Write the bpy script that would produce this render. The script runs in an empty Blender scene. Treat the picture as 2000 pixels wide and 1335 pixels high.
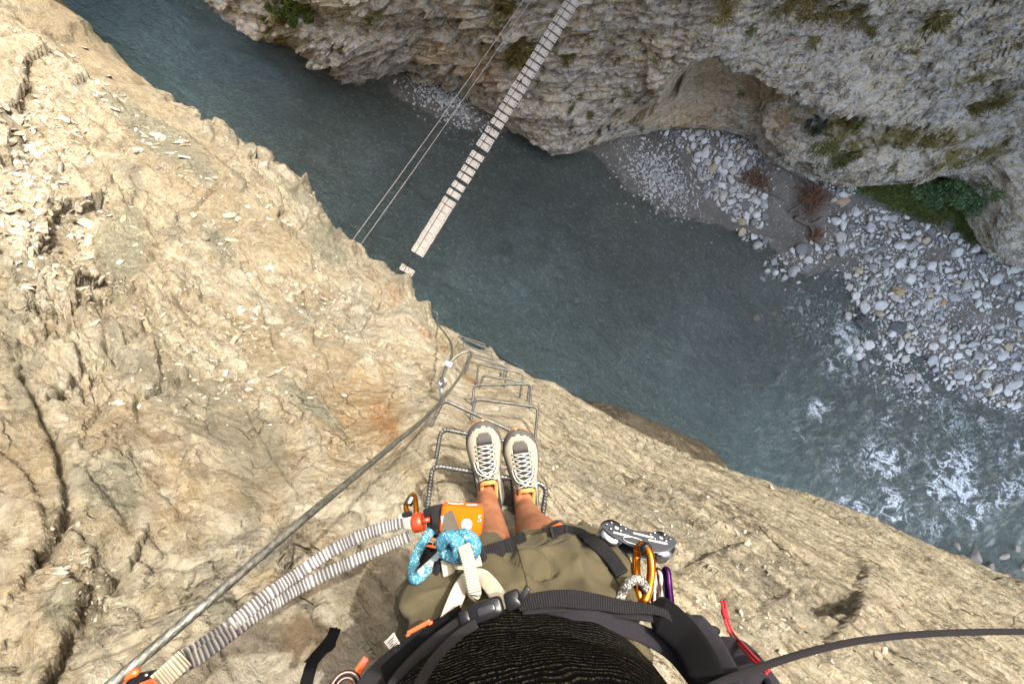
import bpy, bmesh, math, random
import numpy as np
from mathutils import Vector, Matrix, Euler
random.seed(7)
rng = np.random.default_rng(7)
R = math.radians
scene = bpy.context.scene
COL = scene.collection
# ------------------------------------------------------------------ camera
F = 839.0; CX, CY = 1000.0, 667.5; NX, NY = 930.0, 590.0
CAM = np.array([0.0, 0.0, 20.0])
g = np.array([(NX-CX)/F, -(NY-CY)/F, -1.0]); g /= np.linalg.norm(g)
zc = -g
yc = np.array([0, 1.0, 0]) - g*g[1]; yc /= np.linalg.norm(yc)
xc = np.cross(yc, zc)
C2W = np.array([xc, yc, zc])          # camera vector -> world vector
def W(px, py, d):
    "point seen at pixel (px,py) of the 2000x1335 photograph, d metres along the optical axis"
    c = np.array([(px-CX)/F*d, -(py-CY)/F*d, -d])
    return CAM + C2W @ c
def V(px, py, d): return Vector(W(px, py, d))
def Wz(px, py, z):
    r = W(px, py, 1.0) - CAM
    return CAM + r*((z-CAM[2])/r[2])
def proj(P):
    "world points (N,3) -> pixel x, pixel y, depth"
    c = (P-CAM) @ C2W
    d = np.maximum(-c[:, 2], 1e-3)
    px = CX + c[:, 0]/d*F; py = CY - c[:, 1]/d*F
    bad = c[:, 2] > -1e-2
    px = np.where(bad, -9999, px); py = np.where(bad, -9999, py)
    return px, py, d
cam = bpy.data.cameras.new('camera'); camo = bpy.data.objects.new('camera', cam); COL.objects.link(camo)
cam.sensor_width = 36; cam.lens = 36*F/2000; cam.clip_start = .02; cam.clip_end = 500
camo.matrix_world = Matrix([[*C2W[0], CAM[0]], [*C2W[1], CAM[1]], [*C2W[2], CAM[2]], [0, 0, 0, 1]])
scene.camera = camo
# wall frame: s along the river, nn outward from the near wall
SD = np.array([.86, -.51]); SD /= np.linalg.norm(SD); ND = np.array([-SD[1], SD[0]])
def to_sn(P): return P[..., 0]*SD[0]+P[..., 1]*SD[1], P[..., 0]*ND[0]+P[..., 1]*ND[1]
def from_sn(s, n, z): return np.stack([s*SD[0]+n*ND[0], s*SD[1]+n*ND[1], z], -1)
# ------------------------------------------------------------------ noise
def _h(ix, iy, iz, k):
    h = (ix.astype(np.int64)*374761393 + iy.astype(np.int64)*668265263 + iz.astype(np.int64)*2147483647 + k*1274126177) & 0xffffffff
    h = ((h ^ (h >> 13))*1274126177) & 0xffffffff
    h = ((h ^ (h >> 16))*2246822519) & 0xffffffff
    return ((h ^ (h >> 15)) & 0xffffff)/float(0xffffff)
def vnoise(p, k=0):
    "value noise -1..1"
    i = np.floor(p); f = p-i; i = i.astype(np.int64); u = f*f*f*(f*(f*6-15)+10)
    r = 0
    for dx in (0, 1):
        wx = u[:, 0] if dx else 1-u[:, 0]
        for dy in (0, 1):
            wy = u[:, 1] if dy else 1-u[:, 1]
            for dz in (0, 1):
                wz = u[:, 2] if dz else 1-u[:, 2]
                r = r + wx*wy*wz*_h(i[:, 0]+dx, i[:, 1]+dy, i[:, 2]+dz, k)
    return r*2-1
def fbm(p, o=4, k=0, g=.5):
    a, t, r = 1, 0, 0
    for j in range(o):
        r = r + a*vnoise(p*2**j+j*17.3, k+j); t += a; a *= g
    return r/t
def cells(p, k=0, tilt=1.0):
    "faceted rock: random height per voronoi cell plus a random tilt; returns height, F2-F1"
    i = np.floor(p).astype(np.int64); N = len(p)
    b1 = np.full(N, 9.); b2 = np.full(N, 9.); hh = np.zeros(N)
    for dx in (-1, 0, 1):
        for dy in (-1, 0, 1):
            for dz in (-1, 0, 1):
                c = i+np.array([dx, dy, dz])
                q = np.stack([_h(c[:, 0], c[:, 1], c[:, 2], k+m) for m in (1, 2, 3)], -1)+c
                v = p-q; d = (v*v).sum(1)
                t = np.stack([_h(c[:, 0], c[:, 1], c[:, 2], k+m) for m in (4, 5, 6)], -1)*2-1
                h0 = _h(c[:, 0], c[:, 1], c[:, 2], k+7)*2-1 + tilt*(t*v).sum(1)
                m1 = d < b1
                b2 = np.where(m1, b1, np.minimum(b2, d)); hh = np.where(m1, h0, hh); b1 = np.where(m1, d, b1)
    return hh, np.sqrt(b2)-np.sqrt(b1)
def sstep(a, b, x):
    t = np.clip((x-a)/(b-a), 0, 1); return t*t*(3-2*t)
def polydist(px, py, pts):
    "distance to a polyline and signed side (+ = left of travel on screen)"
    best = np.full(len(px), 1e9); side = np.ones(len(px))
    for (x0, y0), (x1, y1) in zip(pts[:-1], pts[1:]):
        dx, dy = x1-x0, y1-y0; L = dx*dx+dy*dy+1e-9
        t = np.clip(((px-x0)*dx+(py-y0)*dy)/L, 0, 1)
        ex, ey = px-x0-t*dx, py-y0-t*dy
        d = np.hypot(ex, ey); m = d < best
        side = np.where(m, np.sign(dx*(py-y0)-dy*(px-x0)), side); best = np.where(m, d, best)
    return best, -side
def inpoly(px, py, pts):
    c = np.zeros(len(px), bool); n = len(pts)
    for a in range(n):
        x0, y0 = pts[a]; x1, y1 = pts[(a+1) % n]
        if y0 == y1: continue
        m = (y0 > py) != (y1 > py)
        c ^= m & (px < (x1-x0)*(py-y0)/(y1-y0)+x0)
    return c
def sdpoly(px, py, pts):
    d, _ = polydist(px, py, list(pts)+[pts[0]])
    return np.where(inpoly(px, py, pts), d, -d)      # + inside
class RBF:
    def __init__(self, X, y, lam=1e-4):
        self.X = X; n = len(X)
        A = np.zeros((n+3, n+3)); A[:n, :n] = self.k(np.linalg.norm(X[:, None]-X[None], axis=2))+lam*np.eye(n)
        A[:n, n] = 1; A[:n, n+1:] = X; A[n, :n] = 1; A[n+1:, :n] = X.T
        self.w = np.linalg.solve(A, np.r_[y, 0, 0, 0])
    def k(self, r): return r
    def __call__(self, Q):
        n = len(self.X); out = np.empty(len(Q))
        for a in range(0, len(Q), 60000):
            q = Q[a:a+60000]
            out[a:a+60000] = self.k(np.linalg.norm(q[:, None]-self.X[None], axis=2)) @ self.w[:n]+self.w[n]+q @ self.w[n+1:]
        return out
# ------------------------------------------------------------------ objects
def tag(o, label=None, cat=None, group=None, kind=None):
    for k, v in (('label', label), ('category', cat), ('group', group), ('kind', kind)):
        if v: o[k] = v
    return o
def link(name, me, mat=None, parent=None):
    o = bpy.data.objects.new(name, me); COL.objects.link(o)
    if mat is not None:
        for m in (mat if isinstance(mat, (list, tuple)) else [mat]): me.materials.append(m)
    if parent is not None: o.parent = parent; o.matrix_parent_inverse = parent.matrix_world.inverted()
    return o
def empty(name, loc, label, cat, group=None):
    o = bpy.data.objects.new(name, None); COL.objects.link(o); o.location = loc; o.empty_display_size = .05
    o.matrix_world = Matrix.Translation(Vector(loc))
    return tag(o, label, cat, group)
def mesh_np(name, v, faces, smooth=True, attrs=None):
    "v (N,3); faces (M,4) or (M,3) int array"
    v = np.asarray(v, float); faces = np.asarray(faces, np.int32)
    me = bpy.data.meshes.new(name); k = faces.shape[1]
    me.vertices.add(len(v)); me.vertices.foreach_set('co', v.astype(np.float32).ravel())
    me.loops.add(faces.size); me.loops.foreach_set('vertex_index', faces.ravel())
    me.polygons.add(len(faces)); me.polygons.foreach_set('loop_start', np.arange(0, faces.size, k, dtype=np.int32))
    me.polygons.foreach_set('use_smooth', np.full(len(faces), smooth))
    for an, av in (attrs or {}).items():
        a = me.attributes.new(an, 'FLOAT', 'POINT'); a.data.foreach_set('value', np.asarray(av, np.float32))
    me.update(calc_edges=True)
    return me
def grid_faces(nr, nc, closed=False, flip=False):
    i = np.arange(nr-1)[:, None]; j = np.arange(nc if closed else nc-1)[None]; j2 = (j+1) % nc
    f = np.stack([i*nc+j, i*nc+j2, (i+1)*nc+j2, (i+1)*nc+j], -1).reshape(-1, 4)
    return f[:, ::-1] if flip else f
class MB:
    "collects shapes into one mesh"
    def __init__(s): s.v = []; s.f = []; s.a = []; s.n = 0; s.mi = []
    def add(s, v, f, a=None, mi=0):
        v = np.asarray(v, float)
        s.v.append(v); s.f += [[int(i)+s.n for i in q] for q in f]; s.mi += [mi]*len(f)
        s.a.append(np.zeros(len(v)) if a is None else np.broadcast_to(a, (len(v),))); s.n += len(v)
        return s
    def build(s, name, mat, parent=None, smooth=True, attr=None, sub=0, bevel=0):
        me = bpy.data.meshes.new(name); me.from_pydata(np.concatenate(s.v).tolist(), [], s.f); me.validate()
        if len(set(s.mi)) > 1 and len(me.polygons) == len(s.mi): me.polygons.foreach_set('material_index', s.mi)
        me.polygons.foreach_set('use_smooth', [smooth]*len(me.polygons))
        if attr:
            at = me.attributes.new(attr, 'FLOAT', 'POINT'); at.data.foreach_set('value', np.concatenate(s.a).astype(np.float32))
        o = link(name, me, mat, parent)
        if bevel: b = o.modifiers.new('b', 'BEVEL'); b.width = bevel; b.segments = 2; b.limit_method = 'ANGLE'; b.angle_limit = R(40)
        if sub: b = o.modifiers.new('s', 'SUBSURF'); b.levels = b.render_levels = sub
        return o
    def tube(s, pts, r, n=10, caps=True, prof=None, flat=None, up=None, a=None, mi=0):
        """sweep along pts (N,3). r scalar or (N,); prof(theta(n), L) -> multiplier; flat=(w,h) radii of an ellipse/strap"""
        P = np.asarray([list(p) for p in pts], float); N = len(P)
        T = np.gradient(P, axis=0); T /= np.linalg.norm(T, axis=1)[:, None]+1e-12
        L = np.r_[0, np.cumsum(np.linalg.norm(np.diff(P, axis=0), axis=1))]
        r = np.broadcast_to(np.asarray(r, float), (N,))
        u = np.asarray(up, float) if up is not None else (np.array([0, 0, 1.]) if abs(T[0][2]) < .9 else np.array([1., 0, 0]))
        th = np.arange(n)/n*2*np.pi; V_ = []; A_ = []
        for i in range(N):
            if up is not None and i: u = np.asarray(up, float)
            u = u-T[i]*u.dot(T[i]); u /= np.linalg.norm(u)+1e-12; b = np.cross(T[i], u)
            m = np.ones(n) if prof is None else prof(th, L[i])
            if flat is None: ca, sa = np.cos(th), np.sin(th)
            else:
                e = .45
                ca = np.sign(np.cos(th))*np.abs(np.cos(th))**e*flat[1]; sa = np.sign(np.sin(th))*np.abs(np.sin(th))**e*flat[0]
            V_.append(P[i]+(r[i]*m)[:, None]*(ca[:, None]*u+sa[:, None]*b))
            A_.append(np.full(n, L[i] if a is None else (a[i] if np.ndim(a) else a)))
        f = grid_faces(N, n, True).tolist()
        v = np.concatenate(V_); A_ = np.concatenate(A_)
        if caps:
            f.append(list(range(n))[::-1]); f.append(list(range((N-1)*n, N*n)))
        return s.add(v, f, A_, mi)
    def box(s, c, h, rot=None, mi=0, a=None):
        "centre, half sizes, 3x3 rotation (columns = axes)"
        v = np.array([[x, y, z] for x in (-1, 1) for y in (-1, 1) for z in (-1, 1)], float)*np.asarray(h, float)
        if rot is not None: v = v @ np.asarray(rot, float).T
        return s.add(v+np.asarray(list(c), float), [[0, 1, 3, 2], [4, 6, 7, 5], [0, 4, 5, 1], [2, 3, 7, 6], [0, 2, 6, 4], [1, 5, 7, 3]], a, mi)
    def loft(s, rings, caps=True, mi=0, a=None):
        n = len(rings[0]); v = np.concatenate([np.asarray(q, float) for q in rings])
        f = grid_faces(len(rings), n, True).tolist()
        if caps: f.append(list(range(n))[::-1]); f.append(list(range((len(rings)-1)*n, len(rings)*n)))
        return s.add(v, f, a, mi)
    def prism(s, outline, ax, ay, az, c, h, mi=0):
        "2D outline [(x,y)] in axes ax, ay, thickness 2h along az"
        c = np.asarray(list(c), float); n = len(outline)
        q = np.array([c+x*np.asarray(ax)+y*np.asarray(ay) for x, y in outline]); az = np.asarray(az)
        v = np.concatenate([q-az*h, q+az*h])
        f = [list(range(n))[::-1], list(range(n, 2*n))]+[[i, (i+1) % n, n+(i+1) % n, n+i] for i in range(n)]
        return s.add(v, f, None, mi)
    def ball(s, c, r, n=10, sc=(1, 1, 1), mi=0, a=None, rot=None):
        th = np.linspace(0, np.pi, n+1)[1:-1]; ph = np.arange(2*n)/(2*n)*2*np.pi
        rings = np.array([[[np.sin(t)*np.cos(p), np.sin(t)*np.sin(p), np.cos(t)] for p in ph] for t in th[::-1]])
        v = rings.reshape(-1, 3)*r*np.asarray(sc)
        if rot is not None: v = v @ np.asarray(rot).T
        f = grid_faces(len(th), 2*n, True).tolist(); f.append(list(range(2*n))[::-1]); f.append(list(range((len(th)-1)*2*n, len(th)*2*n)))
        return s.add(v+np.asarray(list(c), float), f, a, mi)
def spline(pts, n=60):
    "Catmull-Rom through pts, any dimension"
    P = np.asarray([list(p) for p in pts], float); P = np.vstack([2*P[0]-P[1], P, 2*P[-1]-P[-2]])
    m = len(P)-3; t = np.linspace(0, m-1e-9, n); i = t.astype(int); f = (t-i)[:, None]
    a, b, c, d = P[i], P[i+1], P[i+2], P[i+3]
    return .5*(2*b+(c-a)*f+(2*a-5*b+4*c-d)*f*f+(3*b-a-3*c+d)*f**3)
def evaluate(o):
    "bake an object's modifiers into its mesh"
    dg = bpy.context.evaluated_depsgraph_get(); dg.update()
    me = bpy.data.meshes.new_from_object(o.evaluated_get(dg)); old = o.data
    o.modifiers.clear(); o.data = me; bpy.data.meshes.remove(old); return o
def frame(x, y):
    "orthonormal axes from x and a rough y, as columns"
    x = np.asarray(list(x), float); x /= np.linalg.norm(x); y = np.asarray(list(y), float); y = y-x*x.dot(y); y /= np.linalg.norm(y)
    return np.stack([x, y, np.cross(x, y)], 1)
# ------------------------------------------------------------------ materials
class Mat:
    def __init__(s, name, rough=.7):
        s.m = bpy.data.materials.new(name); s.m.use_nodes = True; s.t = s.m.node_tree
        s.b = s.t.nodes['Principled BSDF']; s.out = s.t.nodes['Material Output']; s.b.inputs['Roughness'].default_value = rough
    def set(s, i, v):
        if isinstance(v, bpy.types.NodeSocket): s.t.links.new(v, i)
        elif isinstance(v, (tuple, list)) and hasattr(i, 'default_value') and len(v) == 3 and i.type == 'RGBA': i.default_value = (*v, 1)
        else: i.default_value = v
    def n(s, typ, ins=None, out=0, **pr):
        nd = s.t.nodes.new('ShaderNode'+typ)
        for k, v in pr.items(): setattr(nd, k, v)
        for k, v in (ins or {}).items(): s.set(nd.inputs[k], v)
        return nd.outputs[out]
    def math(s, op, a, b=0.0, c=None, clamp=False):
        ins = {0: a, 1: b}
        if c is not None: ins[2] = c
        return s.n('Math', ins, operation=op, use_clamp=clamp)
    def mul(s, a, b): return s.math('MULTIPLY', a, b)
    def addn(s, a, b): return s.math('ADD', a, b)
    def pos(s): return s.n('NewGeometry')
    def obj(s): return s.n('TexCoord', out=3)
    def map(s, v, scale=(1, 1, 1), rot=(0, 0, 0), loc=(0, 0, 0)):
        return s.n('Mapping', {0: v, 'Location': loc, 'Rotation': rot, 'Scale': scale})
    def noise(s, v, scale, det=4, rough=.55, dist=0, out=0):
        return s.n('TexNoise', {'Vector': v, 'Scale': scale, 'Detail': det, 'Roughness': rough, 'Distortion': dist}, out)
    def ramp(s, f, stops, mode='LINEAR'):
        nd = s.t.nodes.new('ShaderNodeValToRGB'); cr = nd.color_ramp; cr.interpolation = mode
        while len(cr.elements) < len(stops): cr.elements.new(.5)
        for e, (p, c) in zip(cr.elements, stops):
            e.position = p; e.color = (c, c, c, 1) if not hasattr(c, '__len__') else (*c, 1)
        s.set(nd.inputs[0], f); return nd.outputs[0]
    def sm(s, f, a, b): return s.n('MapRange', {0: f, 1: a, 2: b}, interpolation_type='SMOOTHSTEP')
    def mix(s, f, a, b, mode='MIX'):
        nd = s.t.nodes.new('ShaderNodeMix'); nd.data_type = 'RGBA'; nd.blend_type = mode
        s.set(nd.inputs[0], f); s.set(nd.inputs[6], a); s.set(nd.inputs[7], b); return nd.outputs[2]
    def attr(s, name): return s.n('Attribute', out=2, attribute_name=name)
    def bump(s, h, dist=.01, st=1.0, prev=None):
        ins = {'Height': h, 'Distance': dist, 'Strength': st}
        if prev is not None: ins['Normal'] = prev
        return s.n('Bump', ins)
    def p(s, **k):
        for a, v in k.items(): s.set(s.b.inputs[a.replace('_', ' ')], v)
        return s.m
def lin(r, g, b):
    f = lambda c: (c/255/12.92) if c/255 <= .04045 else ((c/255+.055)/1.055)**2.4
    return (f(r), f(g), f(b))
SUN_E, SKY_E, EXPO = 2.7, .15, 2.35
# ------------------------------------------------------------------ light
LD = np.array([-.40, -.66, -.86]); LD /= np.linalg.norm(LD)      # the way sunlight travels
sun = bpy.data.lights.new('sun', 'SUN'); sun.energy = SUN_E; sun.angle = R(.5); sun.color = (1, .965, .90)
suno = bpy.data.objects.new('sun', sun); COL.objects.link(suno)
suno.rotation_euler = Vector(LD).to_track_quat('-Z', 'Y').to_euler(); suno.location = (20, 30, 45)
w = bpy.data.worlds.new('World'); scene.world = w; w.use_nodes = True
wt = w.node_tree; sky = wt.nodes.new('ShaderNodeTexSky'); sky.sky_type = 'NISHITA'; sky.sun_disc = False
sky.sun_elevation = math.asin(-LD[2]); sky.sun_rotation = math.atan2(-LD[0], -LD[1])
sky.air_density = 1.1; sky.dust_density = 10.0; sky.ozone_density = 1.3
bgn = wt.nodes['Background']; wt.links.new(sky.outputs[0], bgn.inputs[0]); bgn.inputs[1].default_value = SKY_E
scene.view_settings.view_transform = 'Standard'; scene.view_settings.look = 'None'
scene.view_settings.exposure = EXPO; scene.view_settings.gamma = 1
Q_NEAR = (1100,850); Q_FAR = (1000,520)
# ------------------------------------------------------------------ rungs (pixel ends of bar, pixel feet, depth)
RUNGS = [((845, 908), (1068, 946), (835, 993), (1060, 1006), 1.50),
         ((862, 837), (1042, 872), (850, 903), (1034, 930), 1.78),
         ((866, 780), (1003, 843), (843, 828), (985, 888), 2.08),
         ((928, 778), (1051, 795), (920, 820), (1046, 846), 2.6),
         ((926, 752), (1038, 749), (923, 786), (1036, 789), 2.95),
         ((943, 733), (1034, 747), (938, 757), (1031, 775), 3.4),
         ((935, 710), (1022, 729), (932, 735), (1017, 763), 3.9),
         ((914, 693), (991, 716), (911, 712), (988, 737), 4.4),
         ((918, 690), (987, 706), (916, 706), (985, 722), 4.8),
         ((899, 671), (964, 694), (897, 686), (962, 709), 5.3),
         ((907, 662), (961, 684), (905, 675), (959, 698), 5.8),
         ((895, 655), (947, 672), (893, 667), (945, 685), 6.4)]
# ------------------------------------------------------------------ near cliff
SIL = [(60, -60, 19), (120, 0, 16), (185, 65, 14.4), (250, 130, 13), (330, 182, 11.5), (390, 215, 10.8), (450, 245, 10), (530, 300, 9.3), (580, 335, 8.8), (608, 400, 8.2),
       (640, 430, 7.9), (690, 470, 7.5), (740, 515, 7.1), (795, 540, 6.8), (835, 590, 6.3), (862, 642, 6.2), (900, 650, 6.7), (960, 672, 6.8), (1010, 715, 6.7),
       (1060, 752, 6.2), (1130, 790, 5.8), (1200, 830, 5.4), (1300, 872, 5.2), (1400, 905, 5.0), (1500, 940, 5.0), (1600, 980, 5.0), (1700, 1020, 5.1), (1800, 1062, 5.3), (1900, 1105, 5.6), (2000, 1150, 6), (2150, 1220, 6.6)]
PTS = [(0, 0, 10.5), (0, 150, 8), (0, 300, 6.2), (0, 450, 4.6), (0, 600, 3.2), (0, 750, 2.3), (0, 900, 1.7), (0, 1050, 1.32), (0, 1200, 1.07), (0, 1335, .92),
       (100, 100, 11.5), (200, 150, 10.5), (200, 300, 7.6), (200, 450, 5.6), (200, 600, 3.8), (200, 750, 2.6), (200, 900, 1.85), (200, 1050, 1.4), (200, 1200, 1.12), (200, 1335, .95),
       (400, 300, 8.8), (400, 450, 6.5), (400, 600, 4.6), (400, 750, 3.0), (400, 900, 2.0), (400, 1050, 1.45), (400, 1200, 1.14), (400, 1335, .98),
       (600, 450, 7.4), (600, 600, 5.3), (600, 750, 3.3), (600, 900, 2.1), (600, 1050, 1.45), (600, 1200, 1.16), (600, 1335, 1.0),
       (750, 600, 5.8), (750, 750, 3.4), (750, 900, 2.1), (750, 1050, 1.5), (750, 1200, 1.2),
       (870, 720, 4.0), (990, 1050, 1.42), (1100, 820, 3.6), (1100, 900, 2.3), (1100, 1000, 1.7), (1100, 1100, 1.38),
       (1230, 900, 3.4), (1250, 960, 2.4), (1250, 1050, 1.75), (1250, 1150, 1.38), (1400, 960, 3.4), (1400, 1050, 2.1), (1400, 1150, 1.6), (1400, 1300, 1.22),
       (1600, 1020, 3.8), (1600, 1100, 2.5), (1600, 1200, 1.8), (1600, 1335, 1.4), (1800, 1120, 3.6), (1800, 1200, 2.4), (1800, 1335, 1.65), (2000, 1210, 3.8), (2000, 1335, 2.0)]
cs, cz, cn = [], [], []
def addc(P): s, n = to_sn(P); cs.append(s); cn.append(n); cz.append(P[2]-20)
for a in SIL+PTS: addc(W(*a))
for A, B, C, D, d in RUNGS:
    for q in (C, D):
        P = W(*q, d); P[:2] += ND*.0; addc(P)
for px, py, d in SIL[1:]:                                   # beyond the silhouette the wall falls back
    P = W(px, py, d); s, n = to_sn(P); zr = P[2]-20
    for k, back in ((1.35, .55), (2.0, .9)):
        if zr*k < -21: continue
        if 2.2 < s < 5.5 and 6.5 < -zr*k: continue
        cs.append(s); cz.append(zr*k); cn.append(min(n, n*k)-back*max(1, -zr/6))
for px, py in ((1150, 795), (1230, 805), (1300, 835), (1360, 870), (1395, 895)):   # low shaded shoulder
    addc(W(px, py, 9.2)); P = W(px, py, 9.2); s, n = to_sn(P)
    cs.append(s); cz.append(-7.0); cn.append(n-.75); cs.append(s); cz.append(-11); cn.append(n-.6)
for s in (-26, -14, -6, -1, 2, 6, 12, 24):
    for z, n in ((-20.5, -1.6), (1.0, -1.5), (3, -3.0)): cs.append(s); cz.append(z); cn.append(n)
for s in (10, 16, 26):
    for z, n in ((-2, -.7), (-8, -.5), (-14, -.9)): cs.append(s); cz.append(z); cn.append(n)
cs, cz, cn = map(np.array, (cs, cz, cn))
def nuv(s, z): return np.stack([np.arcsinh(s/.9), np.arcsinh(z/.7)], -1)
near_rbf = RBF(nuv(cs, cz), cn, 3e-3)
NS, NZ = Q_NEAR
us = np.linspace(-math.asinh(24/2.2), math.asinh(16/2.2), NS); S1 = 2.2*np.sinh(us)
uz = np.linspace(-math.asinh(19.6/1.6), math.asinh(3.2/1.6), NZ); Z1 = -1.4+1.6*np.sinh(uz)
Sg, Zg = np.meshgrid(S1, Z1); Sg = Sg.ravel(); Zg = Zg.ravel()
# evaluate the smooth base on a coarser grid, then upsample
k = 4; uc = np.linspace(us[0], us[-1], NS//k); vc = np.linspace(uz[0], uz[-1], NZ//k)
Sc, Zc = np.meshgrid(2.2*np.sinh(uc), -1.4+1.6*np.sinh(vc)); Nc = near_rbf(nuv(Sc.ravel(), Zc.ravel())).reshape(len(vc), len(uc))
def upsample(G, a, b, A, B):
    H = np.stack([np.interp(A, a, r) for r in G]); return np.stack([np.interp(B, b, c) for c in H.T], -1)
Ng = upsample(Nc, uc, vc, us, uz).ravel()
P0 = from_sn(Sg, Ng, Zg+20)
px, py, dd = proj(P0)
ca, sa = math.cos(R(40)), math.sin(R(40))
A_ = Sg*ca+Zg*sa; B_ = -Sg*sa+Zg*ca
Q = np.stack([A_*.34, B_, Ng], -1)                               # foliation space: long along the dip
dist = np.linalg.norm(P0-CAM, axis=1); att = np.clip((dist-.8)/5, .0, 1)
warp = np.stack([fbm(Q*1.3, 3, 60), fbm(Q*1.3, 3, 61), fbm(Q*1.3, 3, 62)], -1)
def ell(cx, cy, rx, ry, ang=0, soft=.5):
    c, s = math.cos(R(ang)), math.sin(R(ang)); x, y = px-cx, py-cy
    r = np.hypot((x*c+y*s)/rx, (-x*s+y*c)/ry)+wn*.35
    return 1-sstep(1-soft, 1+soft*.4, r)
wn = fbm(np.stack([px/70, py/70, dd*.5], -1), 4, 90)
def many(lst): 
    o = np.zeros(len(px))
    for a in lst: o = np.maximum(o, ell(*a))
    return o
right = sstep(900, 1120, px+.25*(py-800)) * (py > 600)
smooth = many([(360, 330, 260, 70, 48), (240, 490, 60, 110, 10), (170, 80, 200, 60, 40), (470, 860, 150, 60, 35), (700, 800, 110, 80, 50), (520, 660, 70, 120, -20), (220, 850, 130, 60, 30),
               (60, 900, 80, 130, 0), (250, 1000, 80, 70, 0), (640, 700, 70, 70, 0), (80, 1180, 80, 110, 0), (490, 960, 90, 60, 30), (560, 480, 70, 40, 40)])
scree = many([(70, 300, 120, 130, 0), (60, 430, 140, 70, 0), (480, 640, 110, 60, 30), (420, 720, 160, 50, 35), (620, 600, 120, 60, 40), (160, 1130, 120, 60, 60), (250, 230, 200, 40, 42), (120, 560, 130, 50, 10)])
h1, e1 = cells(Q*.75+warp*.5, 10, 1.2); h2, e2 = cells(Q*2.1+warp*.6, 20, 1.3); h3, e3 = cells(Q*6.0+warp*.8, 30, 1.4); h4, e4 = cells(Q*16+warp, 40, 1.4)
rough = (1-.75*smooth)
big = fbm(Q*.5, 3, 1)
D = big*.22*att + h1*.17*(1-.75*right)*att*(.4+.6*rough) + h2*.052*(.30+.70*att)*rough + h3*.019*rough*(.65+.15*att) + h4*.0065*(.5+.5*rough)*(.7+1.2*att)
ter = (B_*7+fbm(Q*1.5, 3, 7)*2.2); ter = ter-np.floor(ter); D += (ter**3)*.026*rough*(.6+.3*right)*(.5-.1*att)          # little foliation steps
ter2 = (B_*23+fbm(Q*3, 3, 8)*2.5); ter2 = ter2-np.floor(ter2); D += (ter2**2)*.009*rough*(.5+.9*right)
cr = sstep(.10, 0, e2)*sstep(-.1, .35, fbm(Q*.9, 2, 33)); D -= cr*.06*rough*(.3+att)
cr3 = sstep(.08, 0, e3)*sstep(0, .4, fbm(Q*1.7, 2, 34)); D -= cr3*.024*rough
D += right*(fbm(Q*np.array([8, 8, 8]), 4, 44))*.012
D += scree*(np.abs(fbm(P0*9, 4, 70))*.035*att+np.abs(fbm(P0*22, 3, 71))*.018)
D += fbm(P0*60, 2, 50, .6)*.0018*(.6+.6*rough)
# named cracks, blocks and ledges: (polyline, step height m, decay px, groove m, groove px)
FEAT = [([(45, 735), (75, 800), (110, 880), (126, 960), (130, 1010), (112, 1060), (72, 1112)], .055, 150, .06, 7),
        ([(72, 1100), (100, 1105), (142, 1135), (150, 1150)], .03, 90, .03, 5), ([(146, 1220), (128, 1270), (95, 1335)], .06, 120, .05, 7),
        ([(290, 645), (355, 660)], .12, 60, .05, 6), ([(268, 738), (215, 700), (200, 640), (205, 600)], .10, 70, .07, 9), ([(150, 690), (158, 740), (120, 765)], .10, 60, .06, 8),
        ([(190, 600), (220, 660)], .10, 50, .06, 7), ([(305, 730), (310, 775), (285, 790)], .06, 50, .06, 5), ([(0, 575), (60, 560), (78, 600), (76, 540)], .16, 70, .08, 6),
        ([(352, 862), (385, 868), (412, 855), (408, 820), (360, 815)], .05, 45, .05, 5), ([(480, 815), (520, 875), (560, 940), (592, 985)], .02, 80, .035, 4),
        ([(355, 905), (360, 880), (330, 845)], .05, 60, .02, 4), ([(310, 460), (372, 470)], .14, 60, .06, 4), ([(325, 445), (355, 440)], .10, 50, .05, 4),
        ([(390, 555), (425, 560)], .10, 60, .05, 4), ([(372, 1178), (378, 1140), (385, 1118), (420, 1110), (455, 1120)], .012, 60, .02, 4), ([(378, 1140), (385, 1165), (392, 1182)], .01, 40, .02, 4),
        ([(470, 1090), (478, 1050)], .01, 40, .02, 3), ([(548, 1100), (585, 1112)], .01, 40, .02, 4), ([(230, 860), (300, 940), (350, 1000)], .02, 60, .02, 4),
        ([(90, 140), (200, 190), (330, 260), (420, 330)], .22, 110, .05, 5), ([(0, 120), (90, 125), (140, 160)], .4, 90, .05, 5), ([(430, 350), (560, 460), (640, 560)], .16, 110, .05, 4),
        ([(520, 640), (540, 700), (555, 730)], .07, 60, .04, 4), ([(530, 700), (560, 725)], .06, 50, .03, 4), ([(600, 740), (640, 800), (700, 900)], .03, 80, .015, 4),
        ([(1345, 1105), (1380, 1080), (1435, 1062)], .03, 70, .045, 7), ([(1395, 1095), (1430, 1130), (1500, 1170)], .025, 50, .04, 8), ([(1500, 1180), (1540, 1150)], .02, 40, .02, 5),
        ([(1640, 1210), (1655, 1185), (1660, 1160)], .06, 90, .0, 6), ([(1660, 1160), (1720, 1215), (1800, 1260), (1880, 1335)], .035, 90, .03, 8), ([(1740, 1135), (1765, 1140)], .05, 50, .05, 6),
        ([(1250, 960), (1300, 985), (1350, 1010)], .03, 50, .02, 5), ([(1390, 1165), (1430, 1230), (1450, 1270)], .02, 50, .025, 5), ([(1200, 900), (1300, 940), (1420, 985), (1560, 1040), (1700, 1110)], .03, 60, .01, 5),
        ([(1420, 960), (1560, 1010), (1750, 1085), (1900, 1150)], .03, 50, .0, 5), ([(1500, 1240), (1600, 1290), (1680, 1335)], .02, 60, .02, 5), ([(700, 520), (770, 560), (840, 640)], .07, 60, .02, 4)]
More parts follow.
